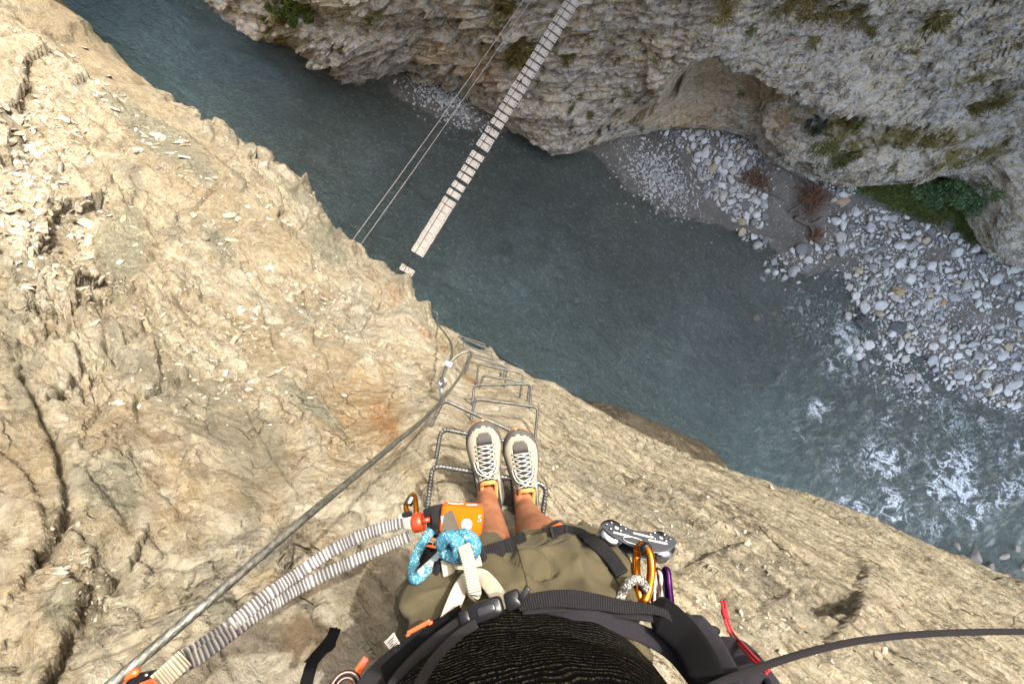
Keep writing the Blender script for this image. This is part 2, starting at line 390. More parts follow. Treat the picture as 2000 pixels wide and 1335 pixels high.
jx = fbm(np.stack([px/22, py/22, 0*px], -1), 3, 91)*7; jy = fbm(np.stack([px/22, py/22, 0*px+9], -1), 3, 92)*7
qx, qy = px+jx, py+jy
for pts, hgt, fall, gr, gw in FEAT:
    a = np.array(pts); m = np.where((px > a[:, 0].min()-fall*2) & (px < a[:, 0].max()+fall*2) & (py > a[:, 1].min()-fall*2) & (py < a[:, 1].max()+fall*2))[0]
    if not len(m): continue
    d, sd = polydist(qx[m], qy[m], pts)
    D[m] += np.where(sd < 0, np.exp(-(d/fall)**1.5), 0)*hgt*.75-np.exp(-(d/gw)**2)*gr
for k in range(46):                                              # long fractures following the bedding
    x0, y0 = rng.uniform(-50, 1000), rng.uniform(120, 1330); an = R(rng.normal(44, 10)) if k % 3 else R(rng.normal(-62, 14)); Lc = rng.uniform(60, 230)*(1 if k % 3 else .5)
    pts = [(x0+Lc*t*math.cos(an)+rng.normal()*7, y0+Lc*t*math.sin(an)+rng.normal()*7) for t in np.linspace(0, 1, 6)]; a = np.array(pts)
    m = np.where((px > a[:, 0].min()-90) & (px < a[:, 0].max()+90) & (py > a[:, 1].min()-90) & (py < a[:, 1].max()+90))[0]
    if len(m):
        d, sd = polydist(qx[m], qy[m], pts); sc = dd[m]*rng.uniform(.006, .016); D[m] += (np.where(sd < 0, np.exp(-(d/45)**1.5), 0)-np.exp(-(d/3.2)**2)*.9)*sc
hole = ell(1600, 1180, 52, 26, 20, .35)+ell(1755, 1138, 24, 8, 15, .4); D -= hole*.16
# keep the rock off the climber and close to its traced outline
D *= np.where(dist < 1.0, .6, 1)
lm = 1-sstep(-5, 40, -sdpoly(px, py, [(925, 700), (900, 645), (955, 655), (1040, 735), (1075, 850), (900, 880), (890, 760)])); D = D*(1-.6*lm)-.07*lm*np.clip((dist-2.0)/2, 0, 1)
nrm = np.stack([ND[0]*np.ones_like(D), ND[1]*np.ones_like(D), .35*np.ones_like(D)], -1); nrm /= np.linalg.norm(nrm, axis=1)[:, None]
P1 = P0+nrm*D[:, None]
stain = many([(720, 770, 90, 60, 55), (700, 830, 110, 40, 55), (640, 880, 60, 25, 50), (826, 655, 14, 20, 0), (868, 672, 12, 14, 0), (775, 580, 18, 24, -20), (555, 1130, 90, 30, 20), (600, 1250, 80, 50, 0), (330, 950, 70, 60, 40), (925, 730, 22, 14, 0)])
ochre = many([(826, 655, 13, 17, 0), (868, 672, 10, 12, 0), (925, 728, 20, 12, 0), (770, 575, 16, 22, -20), (745, 830, 30, 60, -20)])
green = many([(240, 490, 50, 95, 10), (290, 270, 40, 160, -48), (600, 800, 100, 22, 38), (440, 1180, 50, 40, 0), (110, 1190, 40, 50, 0), (225, 960, 80, 70, 20), (420, 470, 25, 70, -30), (640, 480, 40, 60, -30), (200, 60, 90, 30, 45)])
white = many([(300, 915, 55, 25, 30), (320, 970, 30, 25, -40), (420, 1080, 40, 40, 0), (470, 1060, 30, 40, 0), (690, 600, 40, 90, -35), (790, 620, 30, 80, -35), (560, 730, 14, 18, 0), (280, 1020, 18, 34, 0), (520, 600, 14, 120, -40), (720, 720, 18, 40, -20), (880, 760, 40, 60, 0)])
lich = many([(210, 1180, 70, 90, 30), (1430, 1010, 120, 40, 20), (1300, 1000, 110, 40, 25), (1480, 1150, 130, 90, 30), (1750, 1250, 160, 50, 25), (560, 1060, 40, 60, 30), (470, 1060, 40, 60, 40)])
near = link('cliff', mesh_np('cliff', P1, grid_faces(NZ, NS, flip=True), True, dict(smooth=smooth, scree=scree, stain=stain, ochre=ochre, green=green, white=white, lichen=lich, right=right)))
tag(near, 'sunlit cream and tan rock face the ladder of iron rungs is fixed to', 'cliff', kind='structure')
def nl(r, g, b):
    q = lin(r, g, b); y = .3*q[0]+.6*q[1]+.1*q[2]; return tuple((y+(c-y)*.96)*.25 for c in q)
def rock_near():
    m = Mat('sunlit_schist', .85); P = m.pos()
    fol = m.map(m.map(P, rot=(0, 0, math.atan2(-SD[1], SD[0]))), rot=(0, R(40), 0)); fol = m.map(fol, (.35, 1, 1))
    st = m.noise(fol, 7, 8, .62, .8); st2 = m.noise(fol, 26, 8, .68, .6); lo = m.noise(P, 1.1, 5, .6, 1.0); mid = m.noise(P, 5, 8, .62, .6); fi = m.noise(P, 55, 6, .7); fi2 = m.noise(P, 190, 4, .7)
    c = m.ramp(lo, [(.30, nl(156, 140, 112)), (.44, nl(196, 178, 142)), (.56, nl(214, 200, 164)), (.70, nl(202, 182, 142))])
    c = m.mix(m.mul(m.ramp(st, [(.40, 0), (.62, 1)]), .7), c, nl(232, 222, 196))
    c = m.mix(m.mul(m.ramp(st2, [(.52, 0), (.66, 1)]), .65), c, nl(118, 102, 80))
    gry = m.noise(fol, 2.3, 6, .6, 1.2)
    c = m.mix(m.mul(m.ramp(gry, [(.55, 0), (.66, 1)]), .45), c, nl(158, 152, 132))
    st0 = m.noise(fol, 2.4, 7, .62, 1.0); c = m.mix(m.mul(m.ramp(st0, [(.52, 0), (.64, 1)]), .6), c, nl(150, 130, 102)); c = m.mix(m.mul(m.ramp(st0, [(.36, 1), (.46, 0)]), .5), c, nl(238, 230, 208))
    c = m.mix(m.mul(m.attr('smooth'), .75), c, m.mix(st2, nl(152, 136, 108), nl(204, 182, 142)))
    c = m.mix(m.mul(m.attr('green'), .85), c, m.mix(mid, nl(118, 116, 94), nl(184, 184, 160)))
    s1 = m.mul(m.attr('stain'), m.ramp(mid, [(.35, .05), (.68, .6)])); c = m.mix(s1, c, m.mix(st, nl(190, 146, 92), nl(222, 190, 128)))
    c = m.mix(m.mul(m.attr('ochre'), .6), c, nl(186, 124, 56))
    vein = m.ramp(m.noise(fol, 3.4, 7, .6, 2.2), [(.475, 0), (.497, 1), (.505, 1), (.525, 0)])
    w1 = m.mul(m.attr('white'), m.ramp(mid, [(.42, 0), (.55, 1)])); c = m.mix(m.mul(m.math('MAXIMUM', w1, m.mul(vein, .55)), .8), c, nl(226, 218, 196))
    rt = m.attr('right'); chips = m.n('TexVoronoi', {'Vector': m.map(fol, (1, 1, 1.4)), 'Scale': 34, 'Randomness': 1}, 1)
    chv = m.n('SeparateColor', {0: chips}); c = m.mix(m.mul(m.ramp(chv, [(.55, 0), (.9, 1)]), .35), c, nl(218, 206, 176))
    c = m.mix(m.mul(rt, .7), c, m.ramp(m.addn(m.mul(st2, .75), m.mul(fi, .25)), [(.38, nl(84, 78, 68)), (.45, nl(166, 154, 128)), (.53, nl(216, 204, 172)), (.64, nl(238, 232, 212))]))
    li = m.mul(m.attr('lichen'), m.ramp(m.noise(P, 14, 7, .7), [(.48, 0), (.56, 1)])); c = m.mix(m.mul(li, .65), c, nl(104, 96, 86))
    c = m.mix(m.mul(m.ramp(m.noise(P, 21, 6, .7, 1), [(.58, 0), (.64, 1)]), .6), c, nl(104, 90, 72))
    gs = m.noise(m.map(fol, (.6, 1, 1)), 1.3, 7, .6, 1.5); c = m.mix(m.mul(m.ramp(gs, [(.54, 0), (.62, 1)]), .6), c, m.mix(st2, nl(126, 120, 102), nl(188, 184, 164)))
    c = m.mix(.30, c, m.ramp(fi, [(.3, .12), (.7, .62)]), 'SOFT_LIGHT')
    dv_ = m.n('VectorMath', {0: fol, 1: m.n('VectorMath', {0: m.noise(P, 4, 4, .6, out=1), 'Scale': .35}, operation='SCALE')}, operation='ADD')
    pl1 = m.n('SeparateColor', {0: m.n('TexVoronoi', {'Vector': dv_, 'Scale': 7.0}, 1)}); pl2 = m.n('SeparateColor', {0: m.n('TexVoronoi', {'Vector': dv_, 'Scale': 19.0}, 1)}); pl3 = m.n('SeparateColor', {0: m.n('TexVoronoi', {'Vector': dv_, 'Scale': 52.0}, 1)})
    c = m.mix(.30, c, m.ramp(pl2, [(0, .30), (1, .70)]), 'OVERLAY'); c = m.mix(.2, c, m.ramp(pl1, [(0, .32), (1, .68)]), 'OVERLAY')
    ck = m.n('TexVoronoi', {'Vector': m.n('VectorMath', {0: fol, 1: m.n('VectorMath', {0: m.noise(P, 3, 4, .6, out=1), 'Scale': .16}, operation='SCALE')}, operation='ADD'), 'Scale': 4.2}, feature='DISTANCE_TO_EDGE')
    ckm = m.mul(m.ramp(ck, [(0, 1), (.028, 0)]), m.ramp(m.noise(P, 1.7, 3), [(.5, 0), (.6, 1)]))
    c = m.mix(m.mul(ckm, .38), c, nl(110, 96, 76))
    h = m.addn(m.addn(m.addn(m.mul(st2, .9), m.mul(st, 1.3)), m.mul(fi, .35)), m.addn(m.mul(mid, .8), m.mul(ckm, -.5)))
    h = m.addn(h, m.addn(m.mul(fi2, .10), m.mul(chv, m.addn(.12, m.mul(rt, .25)))))
    h = m.addn(m.mul(h, .75), m.addn(m.mul(pl1, .55), m.addn(m.mul(pl2, .38), m.mul(pl3, .16))))
    n1 = m.bump(h, .036, 1.0)
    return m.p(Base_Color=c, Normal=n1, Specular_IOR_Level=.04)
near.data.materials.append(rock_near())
# ------------------------------------------------------------------ far cliff
FB = [(250, -80, 20), (350, 0, 19.6), (430, 95, 19.4), (520, 118, 19.3), (600, 130, 19.2), (640, 125, 19.3), (650, 150, 19.2), (700, 165, 18.9), (750, 140, 19.2), (800, 122, 19.4), (850, 118, 19.5), (900, 140, 19.4), (940, 172, 19.3), (1000, 230, 19), (1045, 262, 18.8), (1080, 292, 18.6), (1120, 292, 18.6),
      (1180, 270, 18.8), (1240, 250, 19), (1300, 246, 19), (1380, 245, 19), (1450, 250, 19), (1500, 270, 18.8), (1530, 305, 18.5), (1600, 325, 18.4), (1700, 347, 18.3), (1790, 345, 18.4), (1850, 325, 18.6), (1930, 318, 18.8), (1945, 400, 19.2), (1950, 480, 19.3), (2010, 505, 19.4), (2150, 560, 19.4)]
FP = [(420, 0, 17.4), (520, 0, 15.5), (520, 70, 17), (620, 0, 14.6), (620, 70, 16.6), (720, 0, 14.2), (720, 70, 16.0), (720, 120, 17.8), (820, 0, 13.6), (820, 60, 15.6), (900, 0, 13.2), (900, 80, 16), (1000, 0, 12.8), (1000, 110, 15.3),
      (1130, 0, 12.6), (1130, 100, 14.7), (1130, 200, 16.8), (1230, 0, 12.6), (1230, 100, 14.8), (1230, 190, 16.8), (1330, 0, 12.6), (1330, 80, 14.2), (1450, 0, 12.5), (1450, 60, 13.6), (1600, 0, 12.3), (1600, 100, 14.2), (1600, 200, 16), (1750, 0, 12.2), (1750, 120, 14.4), (1750, 240, 16.6),
      (1900, 0, 12.2), (1900, 120, 14.4), (1900, 240, 16.8), (2000, 0, 12.2), (2000, 150, 14.8), (2000, 270, 17.4), (2000, 380, 18.2), (2150, 0, 12), (2150, 300, 16.8),
      (1380, 150, 17.2), (1380, 210, 18.2), (1460, 190, 17.4), (1300, 190, 18.0)]
fs, fz, fn = [], [], []
for a in FB+FP:
    P = W(*a); s, n = to_sn(P); fs.append(s); fn.append(n); fz.append(P[2])
for a in FB:
    P = W(*a); s, n = to_sn(P); fs.append(s); fn.append(n+(1.0 if not 820 < a[0] < 1060 else 1.5)); fz.append(-.8)
ztop = lambda s: np.interp(s, [-40, -18, -12, -6, 0, 5, 10, 16, 40], [6, 6.8, 9.5, 17.4, 25.2, 28.5, 31, 33, 35])
for s in (-34, -26): 
    for z, n in ((0, 3), (6, 4), (12, 5)): fs.append(s); fz.append(z); fn.append(n)
for s in (-18, -12, -6, 0, 5, 10, 16, 26, 38):
    fs.append(s); fz.append(float(ztop(s))); fn.append(float(np.interp(s, [-18, -12, -6, 0, 5, 10, 16, 26, 38], [6.5, 7.5, 9, 10.8, 13, 15.5, 17, 15, 14])))
for s in (26, 38):
    for z, n in ((0, 12.5), (8, 13)): fs.append(s); fz.append(z); fn.append(n)
fs, fz, fn = map(np.array, (fs, fz, fn))
far_rbf = RBF(np.stack([fs, fz*1.3], -1), fn, 2e-2)
MS, MZ = Q_FAR
s_ = np.r_[np.linspace(-34, -20, MS//12)[:-1], np.linspace(-20, 21, MS*10//12), np.linspace(21, 40, MS//12)[1:]]; MS = len(s_)
t_ = np.linspace(0, 1, MZ)**1.35
Sg2 = np.repeat(s_[None], MZ, 0).ravel(); Zg2 = (-1+t_[:, None]*(ztop(s_)[None]+1)).ravel()
Ng2 = far_rbf(np.stack([Sg2, Zg2*1.3], -1))
P0 = from_sn(Sg2, Ng2, Zg2); px, py, dd = proj(P0)
ca, sa = math.cos(R(20)), math.sin(R(20)); A_ = Sg2*ca+Zg2*sa; B_ = -Sg2*sa+Zg2*ca
Q = np.stack([A_*.34, B_, Ng2*.6], -1)
warp = np.stack([fbm(Q*.5, 3, 160), fbm(Q*.5, 3, 161), fbm(Q*.5, 3, 162)], -1)
h1, e1 = cells(Q*.42+warp*.5, 110, 1.2); h2, e2 = cells(Q*1.1+warp*.6, 120, 1.3); h3, e3 = cells(Q*2.8+warp*.8, 130, 1.4); h4, e4 = cells(Q*6.5+warp*.9, 140, 1.4)
wn = fbm(np.stack([px/60, py/60, dd*.2], -1), 4, 190)
left = sstep(1080, 920, px); alc = np.maximum.reduce([ell(1400, 170, 120, 70, 12, .5), ell(1290, 205, 70, 35, -15, .5), ell(1660, 215, 70, 28, 20, .5)])
sm = 1-.8*alc
D = fbm(Q*.35, 3, 101)*.45 + h1*.30*sm*(.6+.6*left) + h2*.17*sm*(.55+.9*left) + h3*.085*sm*(.7+.5*left) + h4*.036*sm + fbm(P0*3.5, 4, 102)*.03*sm+fbm(P0*9, 2, 103)*.01
ter = B_*2.1+fbm(Q*.9, 3, 107)*1.6; ter = ter-np.floor(ter); D += (ter**2.5)*.26*sm*(.5+.7*left)
ter = B_*6.2+fbm(Q*1.6, 3, 108)*1.8; ter = ter-np.floor(ter); D += (ter**2)*.09*sm
D -= sstep(.10, 0, e2)*.12*sm*sstep(-.2, .3, fbm(Q*.5, 2, 109))
jx = fbm(np.stack([px/22, py/22, 0*px], -1), 3, 191)*9; jy = fbm(np.stack([px/22, py/22, 0*px+9], -1), 3, 192)*9; qx, qy = px+jx, py+jy
# lips: raised on the upper side, cut back under
FEAT2 = [([(1318, 150), (1335, 108), (1380, 78), (1420, 72), (1445, 105), (1500, 120), (1560, 152), (1640, 172), (1700, 200)], .9, 60, .7, 60), ([(1300, 130), (1320, 165), (1318, 185), (1260, 215)], .6, 45, .3, 20),
         ([(1490, 210), (1560, 152)], .3, 50, .5, 8), ([(1480, 215), (1500, 260), (1560, 310)], .5, 40, .4, 14), ([(1640, 180), (1720, 205), (1800, 240)], .3, 60, .25, 12), ([(1590, 205), (1650, 232), (1690, 240)], .2, 50, .2, 12),
         ([(560, 118), (640, 92), (700, 70), (705, 80)], .5, 50, .4, 12), ([(645, 130), (665, 95), (700, 72)], .4, 40, .5, 10), ([(700, 70), (800, 100), (870, 110), (960, 160)], .35, 45, .3, 12), ([(420, 20), (520, 40), (600, 70), (660, 60)], .35, 40, .3, 10),
         ([(880, 40), (940, 70), (1010, 60)], .3, 40, .25, 10), ([(640, 10), (740, 30), (840, 20), (900, 35)], .35, 40, .3, 10), ([(1100, 255), (1180, 240), (1260, 222)], .25, 50, .15, 10), ([(1560, 300), (1660, 270), (1760, 290), (1900, 260)], .2, 50, .12, 14)]
for pts, hgt, fall, gr, gw in FEAT2:
    a = np.array(pts); m = np.where((px > a[:, 0].min()-fall*2) & (px < a[:, 0].max()+fall*2) & (py > a[:, 1].min()-fall*2) & (py < a[:, 1].max()+fall*2))[0]
    if not len(m): continue
    d, sd = polydist(qx[m], qy[m], pts)
    up = sd > 0
    D[m] += np.where(up, np.exp(-(d/fall)**1.5)*hgt*.8, -np.exp(-(d/gw)**1.2)*gr)
for pts, dep_, y0, y1 in (([(1318, 190), (1320, 140), (1345, 108), (1385, 80), (1425, 80), (1442, 110), (1480, 125), (1555, 155), (1640, 180), (1560, 190), (1490, 210), (1475, 245), (1400, 245), (1330, 240), (1270, 225)], 1.3, 130, 250), ([(1555, 162), (1640, 185), (1715, 207), (1690, 240), (1600, 262), (1560, 210)], .7, 190, 265), ([(800, 95), (870, 100), (950, 150), (1000, 200), (1000, 232), (930, 190), (850, 130), (790, 125)], .8, 120, 240)):
    m = np.where((px > 760) & (px < 1760) & (py > 50) & (py < 280))[0]; sd = sdpoly(qx[m], qy[m], pts); D[m] -= sstep(-2, 9, sd)*dep_*(1-.85*sstep(y0, y1, py[m]))
m = np.where((px > 600) & (px < 820) & (py > 40) & (py < 190))[0]; D[m] += sstep(-3, 6, sdpoly(qx[m], qy[m], [(645, 135), (668, 95), (702, 72), (765, 98), (782, 135), (700, 175), (655, 158)]))*.55
D *= np.interp(Zg2, [-1, .5, 2], [.35, .6, 1])
nrm = np.array([-ND[0], -ND[1], .25]); nrm /= np.linalg.norm(nrm)
P1 = P0+nrm*D[:, None]
top = P1.reshape(MZ, MS, 3)[-1]; back = [top+np.array([ND[0]*k, ND[1]*k, -.15*k]) for k in (3, 8, 25)]
P1 = np.concatenate([P1]+back); nz2 = MZ+3
pad = lambda a: np.r_[a, np.zeros(3*MS)]
moss = many([(1010, 100, 25, 40, 30), (1600, 30, 130, 16, 5), (1640, 260, 50, 25, 0), (1650, 295, 60, 25, 0), (1800, 270, 130, 30, -8), (1900, 300, 90, 20, -10), (1880, 150, 90, 12, -20), (1930, 205, 60, 14, -20), (1680, 235, 25, 16, 0), (560, 40, 30, 60, 0), (980, 20, 30, 40, 0)])
warm = np.maximum.reduce([ell(1340, 225, 140, 26, 6), ell(1520, 235, 30, 20), alc*.8, ell(940, 130, 60, 30, 30), ell(880, 80, 60, 25)])
pale = many([(700, 110, 50, 45, 0), (480, 60, 60, 50, 30), (440, 30, 40, 40, 0), (600, 110, 40, 20, 0)])
far = link('cliff', mesh_np('cliff', P1, grid_faces(nz2, MS), True, dict(moss=pad(moss), warm=pad(warm), pale=pad(pale), alc=pad(alc))))
tag(far, 'shaded grey layered rock face with caves and grass tufts across the river', 'cliff', kind='structure')
def fl(r, g, b): return tuple(min(q*1.9, .9) for q in lin(r, g, b))
def rock_far():
    m = Mat('shaded_schist', .9); P = m.pos()
    fol = m.map(m.map(P, rot=(0, 0, math.atan2(-SD[1], SD[0]))), rot=(0, R(22), 0)); fol = m.map(fol, (.26, .6, 1.1))
    st = m.noise(fol, 1.6, 8, .65, .8); st2 = m.noise(fol, 7.5, 9, .7, .6); lo = m.noise(P, .35, 5, .6, 1); mid = m.noise(P, 2.2, 8, .68, .5); fi = m.noise(P, 12, 7, .72)
    c = m.ramp(lo, [(.3, fl(138, 126, 102)), (.5, fl(170, 156, 128)), (.7, fl(178, 162, 126))])
    c = m.mix(m.mul(m.ramp(st2, [(.42, 0), (.62, 1)]), .6), c, fl(210, 202, 182))
    c = m.mix(m.mul(m.ramp(mid, [(.50, 0), (.62, 1)]), .7), c, fl(86, 78, 70))
    c = m.mix(m.mul(m.ramp(st, [(.55, 0), (.68, 1)]), .55), c, fl(104, 96, 88))
    c = m.mix(m.mul(m.attr('warm'), .7), c, m.ramp(st2, [(.3, fl(132, 112, 84)), (.52, fl(172, 148, 110)), (.7, fl(160, 112, 70))]))
    c = m.mix(m.mul(m.attr('alc'), .5), c, m.ramp(st, [(.35, fl(140, 126, 100)), (.65, fl(172, 158, 130))]))
    c = m.mix(m.mul(m.attr('pale'), .5), c, m.ramp(st2, [(.4, fl(140, 134, 126)), (.58, fl(214, 208, 200))]))
    wl = m.ramp(m.noise(fol, 11, 8, .75), [(.56, 0), (.60, 1)]); c = m.mix(m.mul(wl, .65), c, fl(218, 212, 202))
    dl = m.ramp(m.noise(P, 9.5, 8, .75, .3), [(.57, 0), (.62, 1)]); c = m.mix(m.mul(dl, .7), c, fl(62, 56, 50))
    mo = m.ramp(m.noise(P, 1.1, 7, .7), [(.56, 0), (.64, 1)])
    mm = m.math('MAXIMUM', m.mul(m.attr('moss'), m.ramp(mid, [(.36, 0), (.52, 1)])), m.mul(mo, .35)); c = m.mix(mm, c, m.ramp(fi, [(.3, fl(70, 62, 34)), (.6, fl(116, 104, 62))]))
    ck = m.n('TexVoronoi', {'Vector': m.n('VectorMath', {0: fol, 1: m.n('VectorMath', {0: m.noise(P, 1.2, 4, .6, out=1), 'Scale': .9}, operation='SCALE')}, operation='ADD'), 'Scale': 2.2}, feature='DISTANCE_TO_EDGE')
    h = m.addn(m.addn(m.mul(st2, 1.0), m.mul(mid, .6)), m.addn(m.mul(fi, .35), m.mul(m.ramp(ck, [(0, 1), (.04, 0)]), -.25)))
    dv_ = m.n('VectorMath', {0: fol, 1: m.n('VectorMath', {0: m.noise(P, 1.5, 4, .6, out=1), 'Scale': .8}, operation='SCALE')}, operation='ADD')
    pl1 = m.n('SeparateColor', {0: m.n('TexVoronoi', {'Vector': dv_, 'Scale': 1.6}, 1)}); pl2 = m.n('SeparateColor', {0: m.n('TexVoronoi', {'Vector': dv_, 'Scale': 5.0}, 1)})
    c = m.mix(.3, c, m.ramp(pl2, [(0, .3), (1, .7)]), 'OVERLAY'); h = m.addn(m.mul(h, .7), m.addn(m.mul(pl1, .5), m.mul(pl2, .35)))
    return m.p(Base_Color=c, Normal=m.bump(h, .16, 1), Specular_IOR_Level=.05)
far.data.materials.append(rock_far())
# ------------------------------------------------------------------ river bed, beach and water
def w2(pts, z=0.0): return [tuple(Wz(a, b, z)[:2]) for a, b in pts]
LAND = [w2([(1120, 292), (1165, 300), (1205, 345), (1265, 395), (1330, 428), (1400, 438), (1460, 455), (1500, 472), (1522, 505), (1560, 545), (1590, 540), (1625, 522), (1652, 540), (1660, 565), (1678, 592), (1712, 628), (1760, 675), (1816, 706), (1840, 745), (1880, 778), (1940, 800), (2000, 820), (2300, 930), (2900, 700), (2900, 200), (2000, 150), (1500, 150), (1200, 200)]),
        w2([(725, 165), (765, 190), (830, 225), (900, 258), (950, 272), (990, 268), (1040, 240), (1000, 100), (850, 30), (700, 90)])]
def land_sd(x, y): return np.maximum(sdpoly(x, y, LAND[0]), sdpoly(x, y, LAND[1])-.15)
def bank_z(x, y, fine=True):
    d = land_sd(x, y); s = x*SD[0]+y*SD[1]; p = np.stack([x, y, 0*x], -1)
    up = np.minimum(.10*d, .55)+sstep(3, 9, d)*.5
    dn = -np.minimum(.115*np.abs(d), 2.0)*np.interp(s, [-16, -8, 14, 20], [1.7, 1.1, 1.0, .55])-.02
    z = np.where(d > 0, up, dn)
    z = z+fbm(p*.45, 4, 201)*.14*np.clip(np.abs(d)/1.2, .25, 1)
    if fine: z = z+fbm(p*2.2, 4, 202)*.05
    return z
bx = np.arange(-46, 52, .16); by = np.arange(-42, 46, .16)
sn = np.stack(np.meshgrid(np.arange(-42, 46, .17), np.arange(-7, 32, .17)), -1).reshape(-1, 2)
nbx, nby = len(np.arange(-42, 46, .17)), len(np.arange(-7, 32, .17))
bp = from_sn(sn[:, 0], sn[:, 1], np.zeros(len(sn))); bp[:, 2] = bank_z(bp[:, 0], bp[:, 1])
bp[:, 2] += fbm(bp*np.array([5, 5, 0]), 3, 203)*.03*(bp[:, 2] < .1)
bed = link('riverbank', mesh_np('riverbank', bp, grid_faces(nby, nbx), True))
tag(bed, 'dark grey silt and gravel of the river bed and beach', 'riverbank', kind='structure')
def bank_mat():
    m = Mat('wet_silt', .8); P = m.pos(); z = m.n('SeparateXYZ', {0: P}, 2)
    lo = m.noise(P, .8, 5, .6); fi = m.noise(P, 9, 8, .75); peb = m.n('TexVoronoi', {'Vector': P, 'Scale': 11.0}, 1); pv = m.n('SeparateColor', {0: peb})
    pd = m.n('TexVoronoi', {'Vector': P, 'Scale': 11.0}, 0)
    c = m.ramp(lo, [(.35, lin(116, 111, 102)), (.65, lin(146, 140, 128))])
    wet = m.sm(z, .16, -.05); c = m.mix(wet, c, m.ramp(fi, [(.3, lin(92, 90, 84)), (.55, lin(122, 119, 110)), (.72, lin(176, 172, 160))]))
    c = m.mix(m.mul(m.ramp(pv, [(.55, 0), (1, 1)]), .6), c, m.ramp(pv, [(.7, lin(110, 102, 84)), (1, lin(176, 172, 160))]))
    c = m.mix(m.mul(m.ramp(fi, [(.45, 0), (.6, 1)]), .35), c, lin(66, 62, 56))
    h = m.addn(m.mul(m.ramp(pd, [(0, 1), (.6, 0)]), .5), fi)
    return m.p(Base_Color=c, Roughness=m.addn(.45, m.mul(m.math('SUBTRACT', 1, wet), .45)), Normal=m.bump(h, .05, .7), Specular_IOR_Level=.15)
bed.data.materials.append(bank_mat())
# water surface
wn_ = np.stack(np.meshgrid(np.arange(-42, 46, .22), np.arange(-7, 26, .22)), -1).reshape(-1, 2); a1, a2 = len(np.arange(-42, 46, .22)), len(np.arange(-7, 26, .22))
wp = from_sn(wn_[:, 0], wn_[:, 1], np.zeros(len(wn_))); dep = np.maximum(-bank_z(wp[:, 0], wp[:, 1], False), 0)
FOAM = [(1800, 890, 3.0, .36), (1900, 985, 3.0, .36), (1700, 830, 2.2, .32), (1960, 870, 2.6, .36), (1655, 720, 1.6, .36), (1640, 900, 2.0, .35), (1760, 960, 2.4, .36), (1580, 830, 1.6, .35), (1850, 820, 2.0, .4), (1645, 655, 1.0, .7), (1625, 715, .9, .5), (1660, 690, .8, .7), (1590, 802, .9, .4), (1740, 815, .8, .5), (1600, 800, .6, .8), (1725, 895, 1.4, .8), (1870, 905, 1.2, 1.0), (1860, 950, 1.6, .9), (1750, 990, 1.6, .7), (1650, 968, 1.0, .5), (1690, 980, 1.2, .5), (1930, 830, .8, .5), (1990, 880, .8, .6), (1900, 985, 1.5, .8), (1960, 960, 1.2, .7), (1820, 1030, 1.2, .4), (1690, 740, .5, .3), (2050, 930, 2, 1), (2150, 1000, 3, 1)]
foam = np.zeros(len(wp)); rapid = np.zeros(len(wp))
for fx, fy, rr, am in FOAM:
    c = Wz(fx, fy, 0); e = np.hypot(wp[:, 0]-c[0], wp[:, 1]-c[1]); foam = np.maximum(foam, am*np.exp(-(e/rr)**2)); rapid = np.maximum(rapid, np.exp(-(e/(rr*2.2))**2))
wv = np.stack([wn_[:, 0]*.8, wn_[:, 1]*1.6, 0*dep], -1)
wp[:, 2] = fbm(wv, 3, 210)*.02+fbm(wv*2.4, 3, 211)*.10*rapid
cR = Wz(1560, 650, 0); ee = np.hypot(wp[:, 0]-cR[0]-4.5, wp[:, 1]-cR[1]-1.0)
arc = np.exp(-((ee-6.0)/1.4)**2)*np.exp(-((wp[:, 0]-cR[0]-.5)**2+(wp[:, 1]-cR[1])**2)/3.0); wp[:, 2] += np.sin(ee*13)*.03*arc
river = link('river', mesh_np('river', wp, grid_faces(a2, a1), True, dict(depth=dep, foam=foam, rapid=rapid)))
tag(river, 'dark teal clear mountain river flowing through the gorge with white rapids', 'river', kind='structure')
